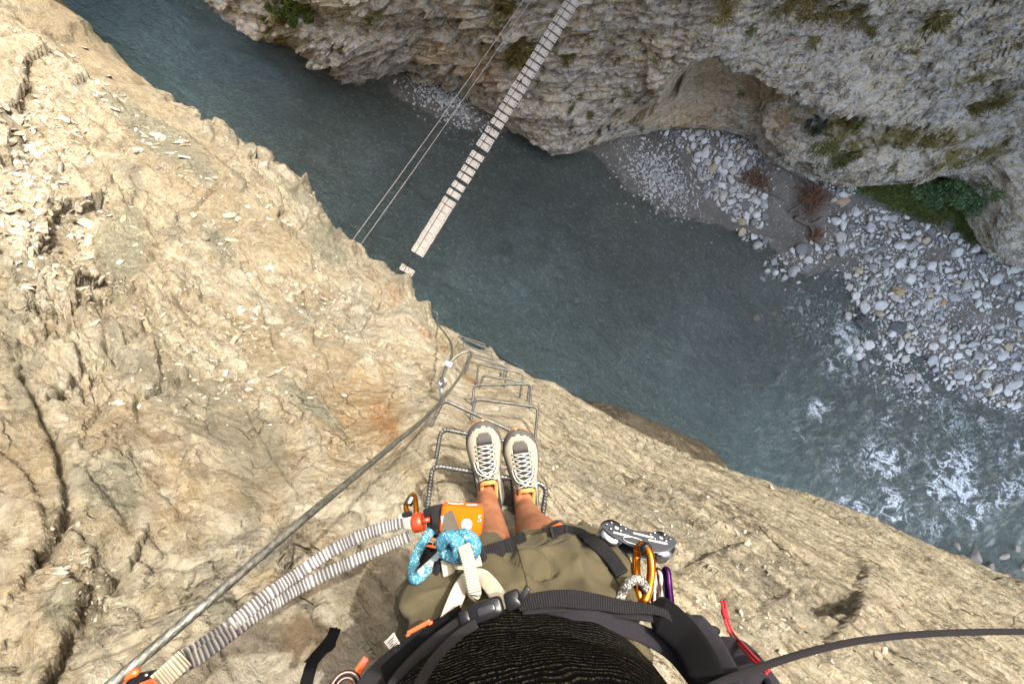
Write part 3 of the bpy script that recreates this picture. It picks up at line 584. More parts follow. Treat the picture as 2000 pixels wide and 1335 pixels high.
def water_mat():
    m = Mat('river_water'); P = m.pos(); t = m.t; t.nodes.remove(m.b)
    fl = m.map(P, rot=(0, 0, math.atan2(-SD[1], SD[0]))); fl2 = m.map(fl, (.75, 1.25, 1))
    d = m.attr('depth'); fac = m.math('SUBTRACT', 1, m.math('POWER', 2.718, m.mul(d, -.62)), clamp=True)
    n1 = m.noise(fl2, 1.6, 4, .6, .6); n2 = m.noise(fl2, 5.2, 5, .62, 1.2); n3 = m.noise(fl2, 14, 3, .6, .5)
    ra = m.attr('rapid'); rip = m.ramp(m.noise(P, .22, 3), [(.35, .35), (.6, 1)])
    h = m.addn(m.mul(n1, .9), m.addn(m.mul(n2, m.addn(m.mul(rip, .55), m.mul(ra, .6))), m.mul(n3, m.mul(rip, .2))))
    nb = m.bump(h, .6, 1.0); nbd = m.bump(h, .6, .9)
    tr = m.n('BsdfTransparent', {'Color': (.86, .93, .91)})
    sc = m.mix(m.sm(d, .25, 1.0), lin(92, 110, 107), lin(124, 157, 161))  # deeper water paler: sky reflection painted into the scatter colour
    sc = m.mix(m.ramp(m.addn(m.mul(n1, .5), m.mul(n2, .5)), [(.42, 0), (.60, .75)]), sc, lin(160, 190, 190)); sc = m.mix(m.ramp(m.addn(m.mul(n2, .6), m.mul(n1, .4)), [(.36, .5), (.47, 0)]), sc, lin(52, 76, 80)); sc = m.mix(m.mul(ra, .55), sc, lin(140, 176, 172))  # ripple highlights and dark ripple sides painted in; rapids truly paler
    sc = m.mix(m.mul(m.sm(d, 1.2, 2.3), .85), sc, m.mix(n2, lin(30, 58, 68), lin(58, 92, 100)))
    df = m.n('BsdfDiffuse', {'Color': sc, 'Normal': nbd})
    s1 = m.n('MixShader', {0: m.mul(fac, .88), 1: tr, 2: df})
    gl = m.n('BsdfGlossy', {'Color': (1, 1, 1), 'Roughness': .08, 'Normal': nb}); fr = m.n('Fresnel', {'IOR': 1.52, 'Normal': nb})
    s2 = m.n('MixShader', {0: m.math('MINIMUM', m.mul(fr, 1.0), .5), 1: s1, 2: gl})
    fo = m.attr('foam'); fn_ = m.noise(m.map(fl, (.75, 1.1, 1)), 1.15, 10, .66, .7); fn2 = m.noise(P, 9, 7, .72, .3)
    rg = m.math('SUBTRACT', 1, m.mul(m.math('ABSOLUTE', m.math('SUBTRACT', fn_, .5)), 5.2))
    lo_ = m.math('SUBTRACT', 1.0, m.mul(m.mul(m.mul(fo, .86), m.ramp(m.noise(P, .9, 4, .6), [(.35, .35), (.6, 1.3)])), .62)); fm = m.n('MapRange', {0: m.addn(rg, m.mul(m.math('SUBTRACT', fn2, .5), 1.3)), 1: lo_, 2: m.addn(lo_, .42)}, interpolation_type='SMOOTHSTEP')
    fm = m.mul(m.math('MULTIPLY', fm, m.sm(fo, .05, .45)), .9)
    fd = m.n('BsdfDiffuse', {'Color': lin(226, 232, 232), 'Normal': m.bump(fn2, .1, .6)})
    s3 = m.n('MixShader', {0: fm, 1: s2, 2: fd}); t.links.new(s3, m.out.inputs[0])
    return m.m
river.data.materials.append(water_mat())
# ------------------------------------------------------------------ stones on the beach
def stone_mesh(name, k, sub=3, ang=.38, stuff=False):
    bm = bmesh.new(); bmesh.ops.create_icosphere(bm, subdivisions=sub, radius=1); v = np.array([q.co[:] for q in bm.verts]); f = np.array([[q.index for q in p.verts] for p in bm.faces]); bm.free()
    h, e = cells(v*.9+k*7.7, 300+k, 1.0); v = v*(1+h*.13*ang*4+fbm(v*2.2+k*3, 3, 320+k)*.10)[:, None]
    for j in range(7):                                            # flattened faces
        nn = rng.normal(size=3); nn /= np.linalg.norm(nn); o = v @ nn; lim = rng.uniform(.52, .86); v = v-np.outer(np.maximum(o-lim, 0)*.92, nn)
    v *= np.array([1, rng.uniform(.65, .85), rng.uniform(.45, .62)])
    return v, f
def stone_mat(name, cols, spec=.1):
    m = Mat(name, .8); O = m.pos(); rnd = m.n('ObjectInfo', out=5); a = m.attr('tone'); t_ = m.math('FRACT', m.addn(rnd, a))
    c = m.ramp(t_, cols, 'CONSTANT'); st = m.noise(m.map(O, (3, 9, 14)), 1.0, 6, .65, 1.5); fi = m.noise(O, 16, 6, .7)
    c = m.mix(m.mul(m.ramp(st, [(.45, 0), (.62, 1)]), .4), c, lin(150, 146, 138)); c = m.mix(m.mul(m.ramp(fi, [(.5, 0), (.75, 1)]), .35), c, lin(232, 230, 224))
    return m.p(Base_Color=c, Normal=m.bump(m.addn(fi, st), .03, .6), Specular_IOR_Level=spec)
GR = [(0, lin(224, 222, 214)), (.2, lin(194, 194, 190)), (.38, lin(236, 234, 226)), (.56, lin(164, 166, 166)), (.64, lin(212, 206, 192)), (.76, lin(240, 238, 230)), (.88, lin(140, 140, 138)), (.95, lin(206, 188, 156))]
STONE = stone_mat('pale_river_stone', GR)
ZONES = [([(1285, 255), (1400, 252), (1480, 285), (1500, 320), (1440, 320), (1400, 300), (1330, 290)], .45, .6), ([(1360, 300), (1420, 300), (1490, 330), (1500, 380), (1492, 445), (1440, 430), (1385, 380), (1350, 320)], 1.0, .72),
         ([(1500, 545), (1520, 500), (1590, 470), (1610, 430), (1640, 415), (1700, 400), (1800, 440), (1880, 470), (1990, 520), (2050, 560), (2120, 860), (2000, 815), (1940, 795), (1880, 772), (1835, 740), (1812, 700), (1756, 668), (1705, 620), (1672, 585), (1655, 535), (1610, 510), (1560, 540)], 1.0, 1.0),
         ([(1590, 345), (1680, 360), (1640, 400), (1600, 390)], .5, .7), ([(1640, 605), (1700, 625), (1760, 680), (1830, 760), (1760, 760), (1680, 700), (1640, 650)], .25, .9), ([(1440, 440), (1520, 470), (1520, 545), (1480, 500)], .12, .8), ([(1560, 560), (1680, 600), (1800, 740), (1900, 800), (1990, 850), (1900, 870), (1750, 790), (1640, 700), (1540, 620)], .45, .6)]
GAPS = [(1660, 512, 45, 24), (1880, 612, 48, 26), (1820, 500, 30, 16), (1560, 455, 30, 30), (1590, 385, 45, 25), (1480, 345, 40, 28), (1600, 450, 34, 30), (1960, 610, 25, 14)]
cand = []
for poly, dens, sz in ZONES:
    q = np.array(poly); N = 22000
    ux = rng.uniform(q[:, 0].min(), q[:, 0].max(), N); uy = rng.uniform(q[:, 1].min(), q[:, 1].max(), N); ok = inpoly(ux, uy, poly)
    for gx, gy, ga, gb in GAPS: ok &= ((ux-gx)/ga)**2+((uy-gy)/gb)**2 > rng.uniform(.5, 1.2, N)
    cl = fbm(np.stack([ux/40, uy/40, 0*ux], -1), 3, 401); ok &= (cl > -.42-.4*(dens-.5)*2) & (rng.uniform(0, 1, N) < np.clip(dens*1.2, 0, 1))
    for a, b in zip(ux[ok], uy[ok]): cand.append((a, b, sz*float(np.clip(rng.lognormal(-2.78, .60), .04, .32))))
cand.sort(key=lambda c: -c[2]); placed = []; pa = np.zeros((0, 3))
pos = np.array([Wz(a, b, .25) for a, b, r in cand]); rad = np.array([c[2] for c in cand]); keep = []
for i in range(len(cand)):
    if len(keep) > 7500: break
    if keep:
        kk = keep; d = np.hypot(pos[kk, 0]-pos[i, 0], pos[kk, 1]-pos[i, 1])
        if (d < (rad[kk]+rad[i])*.76).any(): continue
    keep.append(i)
SV = [stone_mesh('s', k, 3) for k in range(7)]; SM = []
for v, f in SV:
    me = mesh_np('river_stone', v, f, True, dict(tone=np.zeros(len(v)))); me.materials.append(STONE); SM.append(me)
bz = bank_z(pos[:, 0], pos[:, 1])
def euler_np(e): return np.array(Euler(e).to_matrix())
SLAB = 'pale grey or white river-worn stone lying among the other stones on the beach'
sV, sF, sT, cnt = [], [], [], 0
vl, fl_ = stone_mesh('lo', 3, 1); vl2, fl2_ = stone_mesh('lo', 5, 2)
for q, i in enumerate(keep):
    r = rad[i]; e = (rng.uniform(-.3, .3), rng.uniform(-.3, .3), rng.uniform(0, 6.28))
    if q < 300:
        o = bpy.data.objects.new('river_stone', SM[q % 7]); COL.objects.link(o); o.location = (pos[i, 0], pos[i, 1], bz[i]+r*.22); o.rotation_euler = e; o.scale = (r*1.08,)*3
        tag(o, SLAB, 'stone', 'pale river stones on the beach')
    else:
        vv, ff = (vl2, fl2_) if r > .11 else (vl, fl_)
        sV.append((vv*r*1.08) @ euler_np(e).T+np.array([pos[i, 0], pos[i, 1], bz[i]+r*.22])); sF.append(ff+cnt); cnt += len(vv); sT.append(np.full(len(vv), rng.uniform()))
# small white pebbles in two shoals, and small gravel between the stones
for cx, cy, rx, ry, an, N in ((872, 195, 120, 52, 34, 800), (1288, 348, 105, 62, 42, 1100), (1780, 560, 230, 110, 30, 1500), (1440, 340, 80, 80, 0, 350), (1760, 720, 120, 60, 40, 250)):
    t = rng.normal(size=(N, 2))*np.array([rx, ry])*.42; c_, s_a = math.cos(R(an)), math.sin(R(an))
    xs, ys = cx+t[:, 0]*c_-t[:, 1]*s_a, cy+t[:, 0]*s_a+t[:, 1]*c_
    P = np.array([Wz(a, b, .03) for a, b in zip(xs, ys)]); zz = bank_z(P[:, 0], P[:, 1])
    okp = (far_rbf(np.stack([P[:, 0]*SD[0]+P[:, 1]*SD[1], np.full(N, .5)], -1)) > P[:, 0]*ND[0]+P[:, 1]*ND[1])
    for i in range(N):
        if not okp[i]: continue
        r = float(np.clip(rng.lognormal(-3.15, .38), .022, .11))
        sV.append((vl*r*1.3) @ euler_np((rng.uniform(-.4, .4), rng.uniform(-.4, .4), rng.uniform(0, 6.28))).T+np.array([P[i, 0], P[i, 1], max(zz[i], -.03)+r*.3])); sF.append(fl_+cnt); cnt += len(vl); sT.append(np.full(len(vl), rng.uniform(0, .5)))
peb = link('pebbles', mesh_np('pebbles', np.concatenate(sV), np.concatenate(sF), True, dict(tone=np.concatenate(sT))), STONE)
tag(peb, 'small white and grey pebbles and shingle strewn over the beach', 'pebbles', kind='stuff')
def one_stone(px_, py_, r, tone, label, k=0, name='river_stone', sc=(1, 1, 1), zoff=.2):
    P = Wz(px_, py_, .1); z = float(bank_z(P[None, 0], P[None, 1])[0]); v, f = stone_mesh(name, 40+k, 4)
    me = mesh_np(name, v*np.array(sc), f, True, dict(tone=np.zeros(len(v)))); o = link(name, me, tone)
    o.location = (P[0], P[1], max(z, -.15)+r*zoff); o.rotation_euler = (.1, -.1, k*1.3); o.scale = (r,)*3; return tag(o, label, 'stone')
RUST = stone_mat('rusty_stone', [(0, lin(150, 96, 58)), (.5, lin(140, 92, 60))]); OCH = stone_mat('ochre_stone', [(0, lin(206, 172, 124)), (.5, lin(196, 164, 120))]); DRK = stone_mat('dark_stone', [(0, lin(92, 94, 96)), (.5, lin(84, 84, 86))]); CLF = stone_mat('cliff_block', [(0, lin(128, 124, 114)), (.3, lin(150, 144, 132)), (.6, lin(110, 108, 102)), (.8, lin(164, 156, 140))])
one_stone(1978, 541, .30, RUST, 'rust brown stone at the right edge of the beach', 1)
one_stone(1750, 568, .32, OCH, 'ochre tinted boulder at the water side of the stone beach', 2)
one_stone(1830, 590, .24, OCH, 'light orange stone in the middle of the grey beach stones', 3)
one_stone(1578, 343, .42, OCH, 'flat tan slab of rock lying below the overhanging cliff', 4, sc=(1.5, .8, .4))
one_stone(1634, 397, .30, OCH, 'small orange tan slab beside the dead brown branches', 5, sc=(1.4, .7, .5))
one_stone(1686, 630, .38, DRK, 'dark wet boulder at the edge of the small rapid', 6); one_stone(1754, 640, .42, DRK, 'dark grey smooth boulder at the beach edge above the rapid', 7)
one_stone(1484, 620, .20, OCH, 'yellowish stone under shallow water in mid river', 8, zoff=.3); one_stone(1517, 614, .14, OCH, 'small yellowish stone right of another under the shallow water', 9, zoff=.3)
one_stone(1525, 735, .24, DRK, 'lone dark rock breaking the surface where the rapids begin', 10, zoff=.6)
BM = [q.copy() for q in SM]
for q in BM: q.materials.clear(); q.materials.append(CLF)
for k, (a, b, r) in enumerate([(1905, 1085, .5), (1935, 1105, .45), (1880, 1090, .35), (1960, 1085, .4), (1925, 1135, .55), (1965, 1125, .5), (1990, 1140, .5), (1895, 1115, .4), (1850, 1085, .3), (1870, 1065, .28), (2000, 1105, .45), (1950, 1150, .4), (1845, 1110, .35), (1985, 1070, .35)]):
    P = Wz(a, b, .1); r *= .72; o = bpy.data.objects.new('boulder', BM[k % 7]); COL.objects.link(o); o.location = (P[0], P[1], .1); o.rotation_euler = (rng.uniform(-.3, .3), rng.uniform(-.3, .3), rng.uniform(0, 6)); o.scale = (r,)*3
    tag(o, 'grey boulder in the water at the foot of the sunlit cliff', 'boulder', 'boulders below the sunlit cliff')
glin = lambda r, g, b: tuple(q*.46 for q in lin(r, g, b))
# ------------------------------------------------------------------ iron rungs, steel cable, rope bridge
def steel_mat(name, a, b, rough=.5, metal=.85, sc=60):
    m = Mat(name); P = m.pos(); n = m.noise(P, sc, 5, .65)
    return m.p(Base_Color=m.mix(m.ramp(n, [(.4, 0), (.65, 1)]), a, b), Metallic=metal, Roughness=rough, Normal=m.bump(m.noise(P, sc*6, 3), .001, .4))
REBAR = steel_mat('galvanised_rebar', glin(120, 120, 114), glin(72, 72, 70), .45, .75)
CABLE = steel_mat('steel_cable', glin(128, 127, 116), glin(70, 70, 64), .5, .6, 90)
CABLEFAR = steel_mat('pale_cable', lin(158, 154, 146), lin(124, 122, 116), .6, .2, 20)
def fillet(pts, r, n=6):
    out = [np.array(pts[0])]
    for a, b, c in zip(pts[:-2], pts[1:-1], pts[2:]):
        a, b, c = map(np.array, (a, b, c)); u = (a-b)/np.linalg.norm(a-b); v = (c-b)/np.linalg.norm(c-b)
        for t in np.linspace(0, 1, n): out.append((1-t)**2*(b+u*r)+2*t*(1-t)*b+t*t*(b+v*r))
    out.append(np.array(pts[-1])); return np.array(out)
def resample(P, step):
    L = np.r_[0, np.cumsum(np.linalg.norm(np.diff(P, axis=0), axis=1))]; t = np.linspace(0, L[-1], max(3, int(L[-1]/step)))
    return np.stack([np.interp(t, L, P[:, k]) for k in range(3)], -1)
rung_words = ['iron rung under the heels of both grey shoes, nearest to the climber', 'iron rung under the toes of the grey shoes', 'tilted iron rung just past the toe of the left shoe', 'wide iron rung standing right of and beyond the shoes, level bar',
              'iron rung directly below the wide one, its bar almost touching the next', 'iron rung half hidden behind another bar, sixth from climber', 'seventh iron rung from the climber down the cliff', 'eighth iron rung from the climber, beside the cable loop',
              'ninth iron rung from the climber, close under the cable loop', 'tenth iron rung from the climber, far down near the rock edge', 'eleventh iron rung from the climber, second from the bottom', 'lowest visible iron rung at the very edge above the water']
for i, (A, B, C, D, d) in enumerate(RUNGS):
    a, b, c, e = (W(*q, d) for q in (A, B, C, D)); c = c+(c-a)*1.2; e = e+(e-b)*1.2
    P = resample(fillet([c, a, b, e], .032), .0028 if i < 5 else .006); r = .0088
    mb = MB(); mb.tube(P, r, 14 if i < 6 else 8, prof=lambda th, L: 1+.15*np.tanh(2.5*np.sin(2*th+L*2*np.pi/.0115))-.02)
    tag(mb.build('iron_rung', REBAR), 'bent ribbed '+rung_words[i], 'rung', 'ribbed iron rungs fixed down the cliff')
a, b, c = W(838, 604, 6.9), W(856, 612, 6.9), W(852, 626, 6.9)
tag(MB().tube(resample(fillet([a-(b-a)*1.5, b, c+(c-b)*1.2], .03), .02), .008, 8).build('iron_rung', REBAR), 'thin iron bracket sticking out over the water from the cliff edge below the bridge end', 'rung')
# steel cable
def strand(k=7, pitch=.10, am=.22): return lambda th, L: 1-am+am*1.4*np.abs(np.cos(k/2*th+L*2*np.pi*k/2/pitch))**.7
cb = empty('steel_cable', W(868, 742, 2.7), 'thick twisted steel safety cable running along the rock beside the climber', 'cable')
main = [W(-60, 1575, .48), W(80, 1450, .51), W(215, 1338, .55), W(300, 1265, .58), W(400, 1180, .62), W(500, 1093, .69), W(600, 1007, .79), W(700, 924, .98), W(780, 858, 1.25), W(830, 816, 1.52), W(868, 775, 1.95), W(898, 735, 2.25), W(913, 708, 2.5), W(921, 693, 2.62), W(919, 687, 2.66), W(908, 687, 2.66), W(893, 694, 2.64), W(880, 706, 2.62), W(874, 714, 2.62), W(868, 728, 2.62), W(864, 742, 2.62)]
P = resample(spline(main, 500), .0035); MB().tube(P, .0070, 26, prof=strand()).build('cable_strand', CABLE, cb)
down = [W(864, 742, 2.62), W(867, 728, 2.63), W(874, 712, 2.64), W(881, 700, 2.7), W(883, 684, 2.9), W(880, 668, 3.3), W(872, 655, 4.0), W(862, 642, 5.2), W(852, 628, 6.6)]
P = resample(spline(down, 200), .012); MB().tube(P, .0086, 12, prof=strand()).build('cable_strand', CABLE, cb)
RING = steel_mat('ring_steel', lin(150, 150, 150), lin(100, 100, 100), .35, .9)
t = np.linspace(0, 2*np.pi, 28)
c0 = W(864, 745, 2.64); fx, fy = C2W.T @ np.array([1, .3, .0]) if False else (W(865, 745, 2.64)-W(864, 745, 2.64)), (W(864, 746, 2.64)-W(864, 745, 2.64))
pts = [c0+fx*6.5*math.cos(q)+fy*9*math.sin(q)+np.array([0, .0, .012*math.cos(q)]) for q in t]
MB().tube(pts, .008, 8, caps=False).build('anchor_ring', RING, cb)
b = MB(); e0 = W(862, 757, 2.68); b.tube([e0+np.array([0, .03, .01]), e0+np.array([0, -.12, -.02])], .012, 10); b.ball(e0+np.array([0, .03, .01]), .017, 6); b.build('anchor_bolt', RING, cb)
b = MB(); cc = W(876, 711, 2.62); fr = frame(W(881, 700, 2.64)-W(870, 722, 2.62), fx); b.box(cc, (.016, .022, .012), fr)
for k in (-1, 1): b.tube([cc+fr[:, 1]*.012*k-fr[:, 2]*.02, cc+fr[:, 1]*.012*k+fr[:, 2]*.03], .006, 8)
b.build('cable_clamp', RING, cb, smooth=False, bevel=.002)
# ------------------------------------------------------------------ bridge
def wood_mat():
    m = Mat('weathered_planks', .8); O = m.obj(); P = m.pos(); rnd = m.n('ObjectInfo', out=5)
    gr = m.noise(m.map(P, rot=(0, 0, -.6), scale=(6, 60, 6)), 1.0, 6, .6); c = m.mix(gr, lin(172, 165, 152), lin(206, 199, 186)); c = m.mix(m.mul(rnd, .3), c, lin(168, 160, 146))
    c = m.mix(m.mul(m.ramp(m.noise(P, 9, 4), [(.5, 0), (.7, 1)]), .3), c, lin(120, 110, 96))
    return m.p(Base_Color=c, Normal=m.bump(gr, .004, .6), Specular_IOR_Level=.08)
WOOD = wood_mat(); DARKIRON = steel_mat('dark_iron', lin(58, 56, 54), lin(36, 34, 32), .6, .5)
Z6 = lambda x, y: (640+x/2.383, y/2.383)
cen = [(370, 1256)]+[(431+ (k+.5)/7*(573-424), 1176+(k+.5)/7*(955-1176)) for k in range(7)]
cen = [(370, 1256)]+[tuple(np.array([420, 1185])+(np.array([563, 962])-np.array([420, 1185]))*(k+.5)/7) for k in range(7)]
cen += [(574, 948), (599, 911), (623, 877), (648, 835), (668, 803), (690, 769), (709, 737), (741, 690), (758, 660), (781, 626), (806, 586), (826, 554), (846, 520), (867, 486), (887, 453), (908, 418), (928, 384), (949, 350), (970, 315), (990, 282), (1010, 248), (1031, 214), (1051, 180), (1071, 146), (1091, 110), (1112, 76), (1130, 43), (1148, 12), (1167, -22), (1186, -55), (1205, -90), (1224, -124), (1243, -158), (1262, -192)]
brd = empty('plank_bridge', W(797, 527, 11), 'narrow cable bridge of spaced wooden planks crossing high above the river', 'bridge')
A0, A1 = W(*Z6(370, 1256), 11), W(*Z6(1262, -192), 11.0); ax = (A1-A0)/np.linalg.norm(A1-A0)
def bz_(t): return -.35*4*t*(1-t)
tot = np.linalg.norm(A1-A0); PL = []
for k, c in enumerate(cen):
    p = W(*Z6(*c), 11); u = (p-A0) @ ax/tot; p = A0+ax*u*tot; PL.append((p, u))
side = np.cross(ax, [0, 0, 1]); side /= np.linalg.norm(side); upv = np.cross(side, ax)
M6 = np.stack([ax, side, upv], 1); prev = None
for k, (p, u) in enumerate(PL):
    dn = np.linalg.norm(PL[min(k+1, len(PL)-1)][0]-p); dp = np.linalg.norm(p-PL[max(k-1, 0)][0]); near_ = min(x for x in (dn, dp, 9) if x > 0)
    hl = near_/2-.004 if (1 <= k <= 7 or near_ < .185) else .080
    hw = .172 if k else .19
    rz = rng.uniform(-.02, .02); Rm = M6 @ euler_np((rng.uniform(-.02, .02), rng.uniform(-.03, .03), rz))
    mb = MB(); mb.box(p, (hl, hw*rng.uniform(.97, 1.03), .02), Rm)
    for sx in (-1, 1):
        for sy in (-1, 1): mb.box(p+Rm @ np.array([sx*hl*.45, sy*hw*.78, .022]), (.011, .011, .006), Rm, mi=1)
    mb.build('plank', [WOOD, DARKIRON], brd, smooth=False)
ends = [A0-ax*1.6, A1+ax*3]
for sg in (-1, 1): MB().tube(np.linspace(A0-ax*1.8+side*sg*.13-upv*.034, A1+ax*2.5+side*sg*.13-upv*.034, 20), .012, 8).build('carrying_cable', CABLE, brd)
MB().tube(np.linspace(A0+side*.05*-1+upv*.034-ax*.1, A1+ax*2.5-side*.05+upv*.034, 20), .007, 6).build('centre_rope', DARKIRON, brd)
for k in (0, 17, 23):
    p = PL[k][0]; mb = MB()
    mb.tube([p+upv*.03-side*.12, p+ax*.16+upv*.05-side*.05, p+upv*.03+side*.06], .006, 6); mb.box(p+ax*.14+upv*.05-side*.05, (.03, .018, .014), M6); mb.build('cable_clamp', DARKIRON, brd)
for lab, a, b, d0, d1, k in (('left thin steel hand cable stretched beside the plank bridge', (686, 480), (1030, -8), 9.6, 9.6, 0), ('right thin steel hand cable stretched beside the plank bridge', (708, 480), (1058, -28), 9.6, 9.6, 1)):
    p, q = W(*a, d0), W(*b, d1); u = (q-p)/np.linalg.norm(q-p); P = np.linspace(p-u*1.0, q+u*3, 40); tt = np.linspace(0, 1, 40); P[:, 2] -= .25*4*tt*(1-tt)-.25
    mb = MB().tube(P, .0075, 8); o = mb.build('hand_cable', CABLEFAR); tag(o, lab, 'cable', 'hand cables beside the bridge')
    if k: j = W(728, 462, 9.55); MB().ball(j, .035, 5, (1, 1.6, 1)).build('cable_clamp', DARKIRON, o)
_lin = lin
def lin(r, g, b): return tuple(q*.41 for q in _lin(r, g, b))
# ------------------------------------------------------------------ climber
def rel(x, y, z): return np.array([x, y, 20+z])
def fab(name, c1, c2=None, sc=900, rough=.9, weave=.25, sheen=.02, big=None):
    m = Mat(name, rough); P = m.pos(); n = m.noise(P, sc, 3, .6); c2 = c2 or tuple(q*.6 for q in c1)
    c = m.mix(m.ramp(n, [(.3, 0), (.7, 1)]), c2, c1)
    if big: c = m.mix(m.mul(m.ramp(m.noise(P, 14, 5, .6), [(.4, 0), (.7, 1)]), .35), c, big)
    return m.p(Base_Color=c, Normal=m.bump(n, .0006, weave*2), Sheen_Weight=sheen, Specular_IOR_Level=.04)
SHORT = fab('olive_canvas', lin(100, 93, 70), lin(72, 66, 50), 1100, big=lin(80, 74, 56))
BLACK = fab('black_webbing', lin(48, 47, 48), lin(20, 20, 21), 1400, .75); DGREY = fab('charcoal_mesh', lin(52, 50, 55), lin(28, 27, 30), 1200, .85); BLKF = fab('black_foam', lin(16, 16, 18), lin(8, 8, 9), 900, .8)
CREAM = fab('cream_webbing', lin(222, 212, 188), lin(178, 168, 146), 1000); ORANGE = fab('orange_fabric', lin(255, 112, 12), lin(230, 88, 8), 1400, .75)
def skin_mat():
    m = Mat('tanned_skin', .55); P = m.pos(); n = m.noise(P, 26, 5, .6); f = m.noise(P, 420, 4, .6)
    c = m.mix(m.ramp(n, [(.35, 0), (.7, 1)]), lin(150, 98, 70), lin(182, 124, 90))
    hair = m.noise(m.map(P, rot=(.3, .2, 0), scale=(300, 300, 45)), 1.0, 3, .7); c = m.mix(m.mul(m.ramp(hair, [(.56, 0), (.66, 1)]), .5), c, lin(84, 54, 38))
    return m.p(Base_Color=c, Normal=m.bump(m.addn(f, m.mul(hair, .5)), .0012, .5), Subsurface_Weight=.12, Subsurface_Radius=(.01, .004, .002), Specular_IOR_Level=.12)
SKIN = skin_mat()
hipL, hipR = rel(-.008, -.575, -.76), rel(.172, -.575, -.76); kneeL, kneeR = W(962, 1083, 1.05), W(1056, 1052, 1.07)
ankL, ankR = W(951, 974, 1.43), W(1024, 992, 1.43)
pel = rel(.075, -.57, -.66)
J = [(pel+np.array([0, -.03, 0]), .10), (rel(.072, -.56, -.45), .13), (rel(.068, -.54, -.26), .14), (rel(.062, -.49, -.13), .07), (rel(.058, -.46, -.07), .055),
     (hipL, .095), (kneeL*.5+hipL*.5, .085), (kneeL, .06), (kneeL*.6+ankL*.4+np.array([0, -.02, 0]), .056), (kneeL*.25+ankL*.75, .041), (ankL, .036), (ankL+np.array([0, .03, -.05]), .036), (ankL+np.array([-.01, .13, -.075]), .028),
     (hipR, .095), (kneeR*.5+hipR*.5, .085), (kneeR, .06), (kneeR*.6+ankR*.4+np.array([0, -.02, 0]), .056), (kneeR*.25+ankR*.75, .041), (ankR, .036), (ankR+np.array([0, .03, -.05]), .036), (ankR+np.array([.01, .13, -.075]), .028),
     (rel(-.10, -.52, -.17), .06), (rel(-.27, -.42, -.10), .042), (rel(-.36, -.30, -.03), .036), (rel(-.24, -.15, .025), .03), (rel(-.13, -.045, .045), .022),
     (rel(.24, -.52, -.17), .06), (rel(.42, -.38, -.09), .046), (rel(.50, -.18, -.02), .042), (rel(.32, -.05, .02), .036), (rel(.14, -.02, .045), .024)]
E = [(0, 1), (1, 2), (2, 3), (3, 4), (0, 5), (5, 6), (6, 7), (7, 8), (8, 9), (9, 10), (10, 11), (11, 12), (0, 13), (13, 14), (14, 15), (15, 16), (16, 17), (17, 18), (18, 19), (19, 20), (2, 21), (21, 22), (22, 23), (23, 24), (24, 25), (2, 26), (26, 27), (27, 28), (28, 29), (29, 30)]
# hands: palm knuckles with five fingers curled round the phone held above the lens
def hand(wi, sx, J, E):
    wp_ = J[wi][0]
    pk = wp_+np.array([-sx*-.0, .035, -.002])
    J.append((wp_+np.array([-sx*.028, .03, 0]), .018)); k0 = len(J)-1; E.append((wi, k0))
    for f, (dy, ln) in enumerate(((.045, .85), (.025, 1.0), (.004, .95), (-.016, .75))):
        a = J[k0][0]+np.array([-sx*.022*ln, dy*.8, .004]); b = a+np.array([-sx*.024*ln, .004, .004]); c = b+np.array([-sx*.016*ln, 0, -.012])
        J += [(a, .0095), (b, .0085), (c, .0075)]; n = len(J); E += [(k0, n-3), (n-3, n-2), (n-2, n-1)]
    a = wp_+np.array([-sx*.012, .0, -.012]); b = a+np.array([-sx*.03, .02, -.01]); J += [(a, .011), (b, .009)]; n = len(J); E += [(wi, n-2), (n-2, n-1)]
hand(25, -1, J, E); hand(30, 1, J, E)
# head: neck up into skull, jaw, nose
hd = rel(.055, -.405, .045)
me = bpy.data.meshes.new('person'); me.from_pydata([tuple(j[0]) for j in J], E, []); person = link('person', me, None)
sk = person.modifiers.new('k', 'SKIN'); sk.use_smooth_shade = True
for v, (p, r) in zip(me.skin_vertices[0].data, J): v.radius = (r, r); v.use_root = False
me.skin_vertices[0].data[0].use_root = True
ss = person.modifiers.new('s', 'SUBSURF'); ss.levels = ss.render_levels = 2
evaluate(person)
# head merged into the same mesh
hb = MB(); th = np.linspace(0, np.pi, 26); ph = np.arange(36)/36*2*np.pi; rings = []
for t in th[1:-1]:
    x, y, z = np.sin(t)*np.cos(ph), np.sin(t)*np.sin(ph), np.cos(t)*np.ones(36)
    X, Y, Z = x*.076, y*.096, z*.118
    Y = Y+np.where((z < -.1) & (y > 0), .010*(-z)*np.clip(y, 0, 1), 0); X = X*np.where(z < -.3, 1+.35*(z+.3), 1)
    nose = np.exp(-(x/.16)**2-((z+.18)/.20)**2)*(y > .3); Y = Y+nose*.024
    for ex in (-.42, .42): Y = Y-np.exp(-((x-ex)/.17)**2-((z-.05)/.12)**2)*(y > .3)*.010
    Y = Y+np.exp(-(x/.3)**2-((z+.52)/.06)**2)*(y > .3)*.005-np.exp(-(x/.3)**2-((z+.58)/.025)**2)*(y > .3)*.004
    rings.append(np.stack([X, Y, Z], -1))
Hm = euler_np((-.55, 0, 0)); hb.loft([(r_ @ Hm.T)+hd for r_ in rings[::-1]])
for sx in (-1, 1): hb.ball(hd+Hm @ np.array([sx*.078, -.01, -.005]), .03, 6, (.35, .6, 1), rot=Hm)
tmp = hb.build('tmp', None); bm = bmesh.new(); bm.from_mesh(person.data); bm.from_mesh(tmp.data); bm.to_mesh(person.data); bm.free(); bpy.data.objects.remove(tmp)
person.data.polygons.foreach_set('use_smooth', [True]*len(person.data.polygons)); person.data.materials.append(SKIN)
tag(person, 'climber in olive shorts and black shirt standing on an iron rung in grey shoes', 'person')
